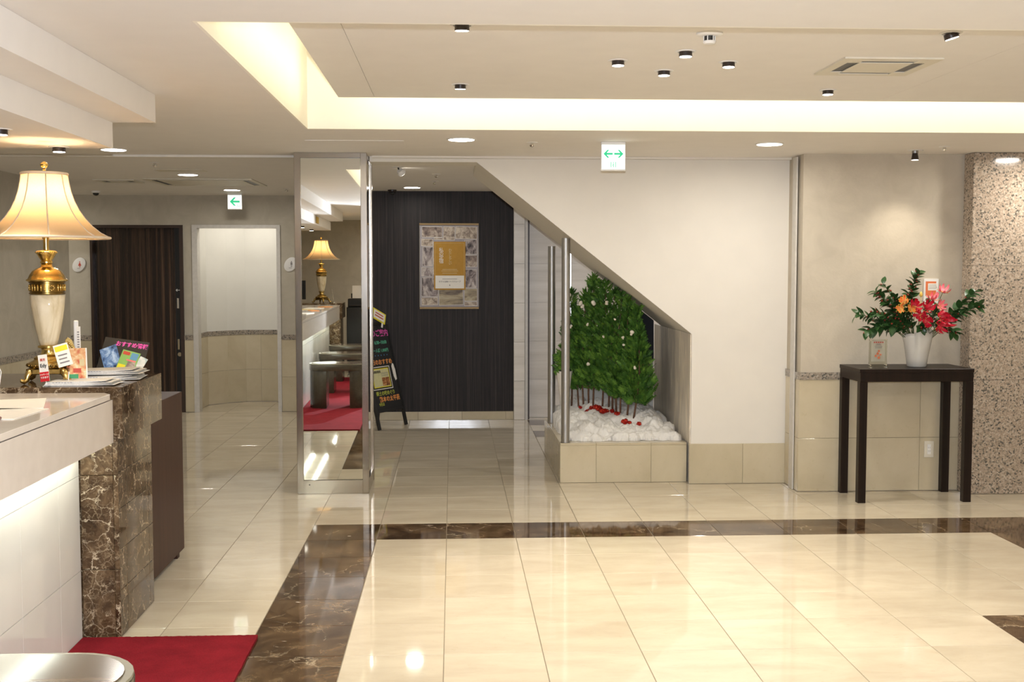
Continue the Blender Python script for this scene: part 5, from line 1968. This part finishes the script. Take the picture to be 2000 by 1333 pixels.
for x, y, rd, lb in OR_:
    z = SH[round((x - SX0) / (SX1 - SX0) * NX_)][round((y - SY0) / (SY1 - SY0) * NY_)] - rd * 0.1
    m2 = MB()
    for q in range(9):
        a, e = ro.uniform(0, 2 * PI), ro.uniform(-0.3, 1.2)
        m2.ball((0.62 * rd * math.cos(a) * math.cos(e), 0.62 * rd * math.sin(a) * math.cos(e), rd * 0.7 + 0.5 * rd * math.sin(e)), rd * ro.uniform(0.38, 0.55), 1)
    m2.ball((0, 0, rd * 0.7), rd * 0.7, 2)
    tag(m2.build('glitter_ornament', M['redglit'], loc=(x, y, z)), lb, 'ornament', 'red ornaments in the cotton snow')

# pale conical pot with a fir sprig at the left end of the planter
pt_ = thing('conical_pot', 'pale conical pot with a green sprig behind the near steel post', 'pot', (0.895, 9.26, snow_h(0.895, 9.26) - 0.01))
m2 = MB()
m2.lathe([(0.022, 0.0), (0.062, 0.30), (0.066, 0.325), (0.060, 0.325)], 28)
m2.build('pot', M['wallwhite'], pt_, smooth=True)
m2 = MB()
m2.lathe([(0.058, 0.3255), (0.05, 0.34), (0.02, 0.345)], 20)
m2.build('soil', M['black'], pt_)
verts, faces = [], []
r = random.Random(2)
for q in range(160):
    a = r.uniform(1.6, 5.2)
    p = Vector((math.cos(a) * r.uniform(0, .06), math.sin(a) * .05, 0.335 + r.uniform(-.03, .12)))
    d = Vector((math.cos(a) - 0.4, math.sin(a) * 0.5, r.uniform(-.5, 1.0))).normalized()
    s = d.cross(Vector((r.uniform(-1, 1), 1, r.uniform(-1, 1)))).normalized()
    L = r.uniform(.03, .055)
    k = len(verts)
    verts += [p - s * .002, p + d * L * .5 + s * L * .22, p + d * L, p + d * L * .5 - s * L * .22]
    faces.append((k, k + 1, k + 2, k + 3))
fm = bpy.data.meshes.new('sprig')
fm.from_pydata([tuple(x) for x in verts], [], faces)
fm.materials.append(M['cypress'])
tag(put('sprig', fm, pt_), kind='stuff')

# dark pointed cloth hanging behind the trees
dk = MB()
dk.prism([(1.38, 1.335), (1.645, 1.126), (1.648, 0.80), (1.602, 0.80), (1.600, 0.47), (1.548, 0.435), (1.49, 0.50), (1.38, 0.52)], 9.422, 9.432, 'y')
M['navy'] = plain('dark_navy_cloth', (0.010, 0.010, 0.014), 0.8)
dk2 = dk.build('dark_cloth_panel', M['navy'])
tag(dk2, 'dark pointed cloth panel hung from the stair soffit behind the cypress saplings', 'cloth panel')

# ------------------------------------------------------------------ things on the counter
MT = 1.0604
M['newsprint'] = plain('newsprint', (0.62, 0.60, 0.56), 0.8, grain=0.1, gscale=120)
M['newsink'] = plain('newspaper_ink', (0.10, 0.10, 0.13), 0.8)
M['blueedge'] = plain('blue_grey_edge', (0.10, 0.12, 0.22), 0.7)


def newspaper(x, y, z, rz, label, L, W, redmark, rolled=0.010):
    t = thing('folded_newspaper', label, 'newspaper', (x, y, z), rz, 'folded newspapers on the marble block')
    for q in range(4):
        m2 = MB()
        h0 = 0.0005 + q * 0.0036
        pts = [(-L / 2 + 0.002 * q, h0)]
        n = 6
        for i in range(n + 1):
            a = -PI / 2 - PI * i / n
            pts.append((-L / 2 + 0.002 * q + 0.003 * math.cos(a) * 0.8, h0 + 0.0022 + 0.0022 * math.sin(a)))
        pts += [(L / 2 - 0.012 * q + (0.01 if q == 2 else 0), h0 + 0.0044 + (0.005 if q == 3 else 0.001 * q)), (L / 2 - 0.012 * q + (0.01 if q == 2 else 0), h0 + 0.0034 + (0.005 if q == 3 else 0.001 * q)), (0, h0)]
        m2.prism(pts[1:], -W / 2 + 0.004 * q, W / 2 - 0.003 * q, 'y')
        m2.build('fold', M['newsprint'], t)
    ht = 0.0005 + 3 * 0.0036 + 0.0046
    pr = MB()
    for q in range(7):
        pr.box(-L / 2 + 0.03 + q * 0.012, -L / 2 + 0.038 + q * 0.012, -W / 2 + 0.0085, -W / 2 + 0.0118, 0.006 + (q % 2) * 0.003, 0.014)
    pr.build('masthead', M['newsink'], t)
    pr = MB()
    for q in range(9):
        pr.box(-L / 2 + 0.05 + q * 0.022, -L / 2 + 0.067 + q * 0.022, -W / 2 + 0.03, W / 2 - 0.05, ht - 0.0006, ht + 0.0003)
    pr.build('print_columns', M['blueedge'] if False else M['inkgrey'], t)
    if redmark:
        box('red_headline', M['inkred'], t, 0.0, 0.06, -W / 2 + 0.05, -W / 2 + 0.068, ht + 0.0004, ht + 0.0010)
    return t


newspaper(-1.560, 4.985, MT, 0.02, 'folded newspaper at the front edge of the marble block', 0.285, 0.17, True)
newspaper(-1.530, 5.240, MT, 0.10, 'folded newspaper lying behind the front one beside the flyers', 0.290, 0.22, False)
newspaper(-1.520, 5.250, MT + 0.0235, 0.02, 'top newspaper of the rear pair on the marble block', 0.280, 0.19, False)


def card_stand(x, y, z, label, rz=0.0):
    t = thing('card_holder', label, 'sign', (x, y, z), rz)
    m2 = MB()
    m2.cyl((0, 0), 0.022, 0.0, 0.003, 20)
    m2.build('base', M['acrylic'], t)
    return t


# payment card sign
ed = card_stand(-1.695, 4.905, MT, 'small red and white payment sign on a clear clip before the lamp', -0.25)
m2 = MB()
m2.ball((0, 0, 0.0085), 0.0055, 2)
m2.tube([(0, 0, 0.012), (-0.002, 0, 0.03)], 0.0016, 6)
m2.build('clip', M['white'], ed)
cd = MB()
cd.box(-0.021, 0.021, -0.0008, 0.0008, 0.0, 0.112)
cd_ = cd.build('card', M['cardwhite'], ed, loc=(-0.002, -0.003, 0.020), rot=(-0.05, -0.14, 0))
box('red_band', plain('red_print', (0.55, 0.015, 0.02), 0.5), cd_, -0.021, 0.021, -0.0016, -0.0009, 0.0, 0.040)
text('lettering', '楽天', 0.0125, M['inkred'], cd_, (0.0, -0.0020, 0.090), bold=.0003)
text('lettering', 'Edy', 0.021, M['black'], cd_, (0.0, -0.0020, 0.066), bold=.0004)
text('lettering', 'シャリーン♪', 0.0082, M['cardwhite'], cd_, (0.0, -0.0022, 0.029), bold=.0002)
text('lettering', 'できます', 0.0095, M['cardwhite'], cd_, (0.0, -0.0022, 0.016), bold=.0002)

# yellow-headed price card
pc = card_stand(-1.625, 4.965, MT, 'tilted white card with a yellow heading on a clear clip', 0.1)
m2 = MB()
m2.tube([(0, 0, 0.003), (0.004, 0, 0.055)], 0.0022, 8)
m2.ball((0, 0, 0.008), 0.006, 2)
m2.build('clip', M['white'], pc)
cd = MB()
cd.box(-0.030, 0.030, -0.0008, 0.0008, 0.0, 0.095)
cd_ = cd.build('card', M['cardwhite'], pc, loc=(-0.006, -0.004, 0.080), rot=(-0.1, -0.27, 0))
box('yellow_heading', M['yellow'], cd_, -0.026, 0.026, -0.0016, -0.0009, 0.066, 0.088)
m2 = MB()
for q, w in enumerate((0.020, 0.017, 0.019)):
    m2.box(-0.02, -0.02 + 2 * w, -0.0016, -0.0009, 0.014 + q * 0.016, 0.020 + q * 0.016)
m2.build('printed_lines', M['inkgrey'], cd_)

# tall white tube with printed label
tw = thing('thermometer_stand', 'tall slim white stand with a printed strip behind the cards', 'stand', (-1.662, 5.20, MT), 0.1)
box('column', M['white'], tw, -0.010, 0.010, -0.008, 0.008, 0.004, 0.262, 0.004)
box('foot', M['white'], tw, -0.03, 0.03, -0.025, 0.025, 0.0, 0.0038)
box('printed_strip', M['cardwhite'], tw, 0.003, 0.020, -0.0105, -0.0085, 0.11, 0.235)
m2 = MB()
for q in range(9):
    m2.box(0.006, 0.015, -0.0112, -0.0106, 0.12 + q * 0.011, 0.125 + q * 0.011)
m2.build('printed_marks', M['inkgrey'], tw)

# leaflet holder with orange leaflets
M['orangeprint'] = photo_mat('orange_leaflet_print', (0.55, 0.10, 0.05), (0.72, 0.42, 0.20), (0.80, 0.66, 0.42), 26)
M['greenprint'] = plain('green_print', (0.03, 0.28, 0.10), 0.5)
lh = thing('leaflet_stand', 'small stand with an orange and gold leaflet right of the lamp base', 'leaflet stand', (-1.628, 5.085, MT), 0.35)
box('base', M['acrylic'], lh, -0.045, 0.045, -0.03, 0.05, 0.0, 0.003)
o = box('leaflet', M['orangeprint'], lh, -0.040, 0.040, -0.0012, 0.0012, 0.004, 0.150, rot=(-0.30, 0, 0))
box('white_border', M['cardwhite'], o, 0.0402, 0.046, -0.0012, 0.0012, 0.004, 0.150)
box('green_patch', M['greenprint'], o, -0.034, 0.008, -0.0020, -0.0013, 0.010, 0.034)
box('red_patch', M['inkred'], o, -0.012, 0.020, -0.0020, -0.0013, 0.040, 0.060)
box('pale_patch', M['inkpale'], o, 0.014, 0.034, -0.0020, -0.0013, 0.070, 0.100)
gl = thing('gold_relief_stand', 'pointed gold relief ornament behind the price card', 'ornament', (-1.668, 5.135, MT), 0.2)
m2 = MB()
m2.prism([(-0.030, 0.0), (0.034, 0.0), (0.036, 0.07), (0.026, 0.13), (0.006, 0.180), (-0.010, 0.192), (-0.020, 0.180), (-0.024, 0.12)], -0.005, 0.005, 'y', bevel=0.002)
m2.build('plate', M['gold'], gl)
m2 = MB()
rg_ = random.Random(3)
for q in range(26):
    m2.ball((rg_.uniform(-.018, .022) * (1 - q / 60), -0.006, 0.03 + q * 0.0055), 0.006, 1, (1, .5, 1))
m2.build('relief', M['gold'], gl, smooth='all')
m2 = MB()
m2.box(-0.025, 0.025, 0.0052, 0.04, 0.0, 0.004)
m2.build('foot', M['gold'], gl)

# black board with flyers
fb = thing('flyer_board', 'black tilted board with colourful flyers on the marble block', 'display board', (-1.545, 5.425, MT), -0.16)
bb_ = box('board', M['board'], fb, -0.108, 0.108, -0.003, 0.003, 0.002, 0.160, rot=(-0.42, 0.12, 0), loc=(0.0, 0.0, 0.012))
text('chalk_writing', 'おすすめ情報', 0.026, M['chalkpink'], bb_, (0.028, -0.0036, 0.134), bold=.0006)
m2 = MB()
m2.box(-0.02, 0.02, 0.004, 0.072, 0.0, 0.004)
m2.box(-0.02, 0.02, 0.066, 0.072, 0.0042, 0.08)
m2.build('support', M['black'], fb)
M['blueprint'] = photo_mat('blue_flyer_print', (0.02, 0.03, 0.07), (0.12, 0.22, 0.42), (0.42, 0.55, 0.70), 22)
f1 = box('blue_flyer', M['blueprint'], bb_, -0.040, 0.040, -0.0012, 0.0012, -0.060, 0.060, loc=(-0.052, -0.007, 0.058), rot=(0, -0.52, 0))
M['limeprint'] = plain('lime_print', (0.22, 0.42, 0.10), 0.5)
f2 = box('green_flyer', M['limeprint'], bb_, -0.044, 0.044, -0.0012, 0.0012, -0.052, 0.052, loc=(0.034, -0.0095, 0.052), rot=(0, 0.12, 0))
box('red_patch', M['inkred'], f2, -0.038, -0.004, -0.0020, -0.0013, 0.030, 0.046)
box('blue_patch', plain('sky_print', (0.10, 0.28, 0.45), 0.5), f2, 0.004, 0.038, -0.0020, -0.0013, 0.014, 0.046)
box('yellow_patch', M['yellow'], f2, -0.040, -0.004, -0.0020, -0.0013, -0.048, -0.018)
box('dish_photo', PM[0], f2, 0.0, 0.040, -0.0020, -0.0013, -0.030, 0.002)
box('pink_patch', M['petalpink'], f2, -0.010, 0.036, -0.0022, -0.0014, 0.004, 0.011)
f3 = box('white_flyer', photo_mat('white_flyer_print', (0.16, 0.30, 0.36), (0.55, 0.60, 0.55), (0.72, 0.72, 0.66), 30), bb_, -0.020, 0.020, -0.0012, 0.0012, -0.044, 0.044, loc=(0.092, -0.0075, 0.040), rot=(0, 0.3, 0))

# papers and small things on the white top
WT = 1.0374
pp = [(-1.668, 4.44, 0.34, 0.24, 0.30, 'cream printed sheet lying on the white counter'), (-1.590, 4.15, 0.30, 0.21, -0.05, 'plain white sheet nearer the counter edge')]
for q, (x, y, l_, w_, rz, lb) in enumerate(pp):
    tag(box('paper_sheet', PM[1] if False else M['cardwhite'], None, -w_ / 2, w_ / 2, -l_ / 2, l_ / 2, 0, 0.0025, loc=(x, y, WT), rot=(0, 0, rz)), lb, 'paper', 'sheets on the white counter')
m2 = MB()
m2.tube([(0, 0, 0.0062), (0.0, 0.13, 0.0062)], [0.006, 0.006], 10)
tag(m2.build('pen', plain('dark_red_lacquer', (0.16, 0.02, 0.01), 0.25), smooth=True, loc=(-1.516, 3.86, WT), rot=(0, 0, 0.15)), 'dark red pen lying on the counter at the left edge', 'pen')
tb = thing('payment_terminal', 'white payment terminal with a cable loop at the left edge', 'terminal', (-1.905, 4.79, WT), 0.2)
box('body', M['white'], tb, -0.04, 0.045, -0.004, 0.004, 0.004, 0.105, 0.003, rot=(-0.4, 0, 0))
box('foot', M['spot_black'], tb, -0.04, 0.04, -0.025, 0.03, 0.0, 0.0038)
m2 = MB()
m2.tube([(0.02, 0.02, 0.09), (0.05, 0.03, 0.125), (0.062, 0.03, 0.09), (0.055, 0.03, 0.04), (0.05, 0.03, 0.008)], 0.002, 6)
m2.build('cable', M['white'], tb, smooth='all')

# mirror-side clutter on the counter near its far end
for q, (x, y, rz, w_, l_, mt, lb) in enumerate(((-1.60, 2.6, 0.2, 0.21, 0.30, 'cardwhite', 'white leaflet spread farthest from the far lamp, seen in the mirror'), (-1.55, 1.7, -0.3, 0.10, 0.22, 'chalkorange', 'orange brown tray on the counter, seen in the mirror'),
                                                (-1.62, 0.9, 0.1, 0.21, 0.30, 'cardwhite', 'white sheet halfway along the counter, seen in the mirror'), (-1.53, 0.3, 0.4, 0.12, 0.20, 'chalkorange', 'orange brown tray near the far marble block, seen in the mirror'),
                                                (-1.75, 1.3, 0.6, 0.20, 0.28, 'inkpale', 'ochre leaflet on the counter, seen in the mirror'))):
    tag(box('counter_leaflet', M[mt], None, -w_ / 2, w_ / 2, -l_ / 2, l_ / 2, 0, 0.006, 0.001, loc=(x, y, WT), rot=(0, 0, rz)), lb, 'leaflet')
mo = thing('monitor', 'black computer monitor beside the far lamp, seen in the mirror', 'monitor', (-2.10, -0.85, MT), 0.1)
box('screen', M['black'], mo, -0.20, 0.20, -0.012, 0.012, 0.05, 0.32, 0.004)
box('neck', M['black'], mo, -0.02, 0.02, -0.03, -0.013, 0.004, 0.10)
box('foot', M['black'], mo, -0.09, 0.09, -0.09, 0.06, 0.0, 0.0038)
ps = thing('pen_stand', 'steel pen stand right of the far lamp, seen in the mirror', 'pen stand', (-1.50, -0.80, MT))
m2 = MB()
m2.lathe([(0.035, 0.0), (0.034, 0.012), (0.012, 0.018)], 24)
m2.build('base', M['chrome'], ps, smooth=True)
m2 = MB()
m2.tube([(0, 0, 0.0185), (-0.03, 0.0, 0.20)], 0.0035, 8)
m2.build('pen', M['chrome'], ps, smooth=True)
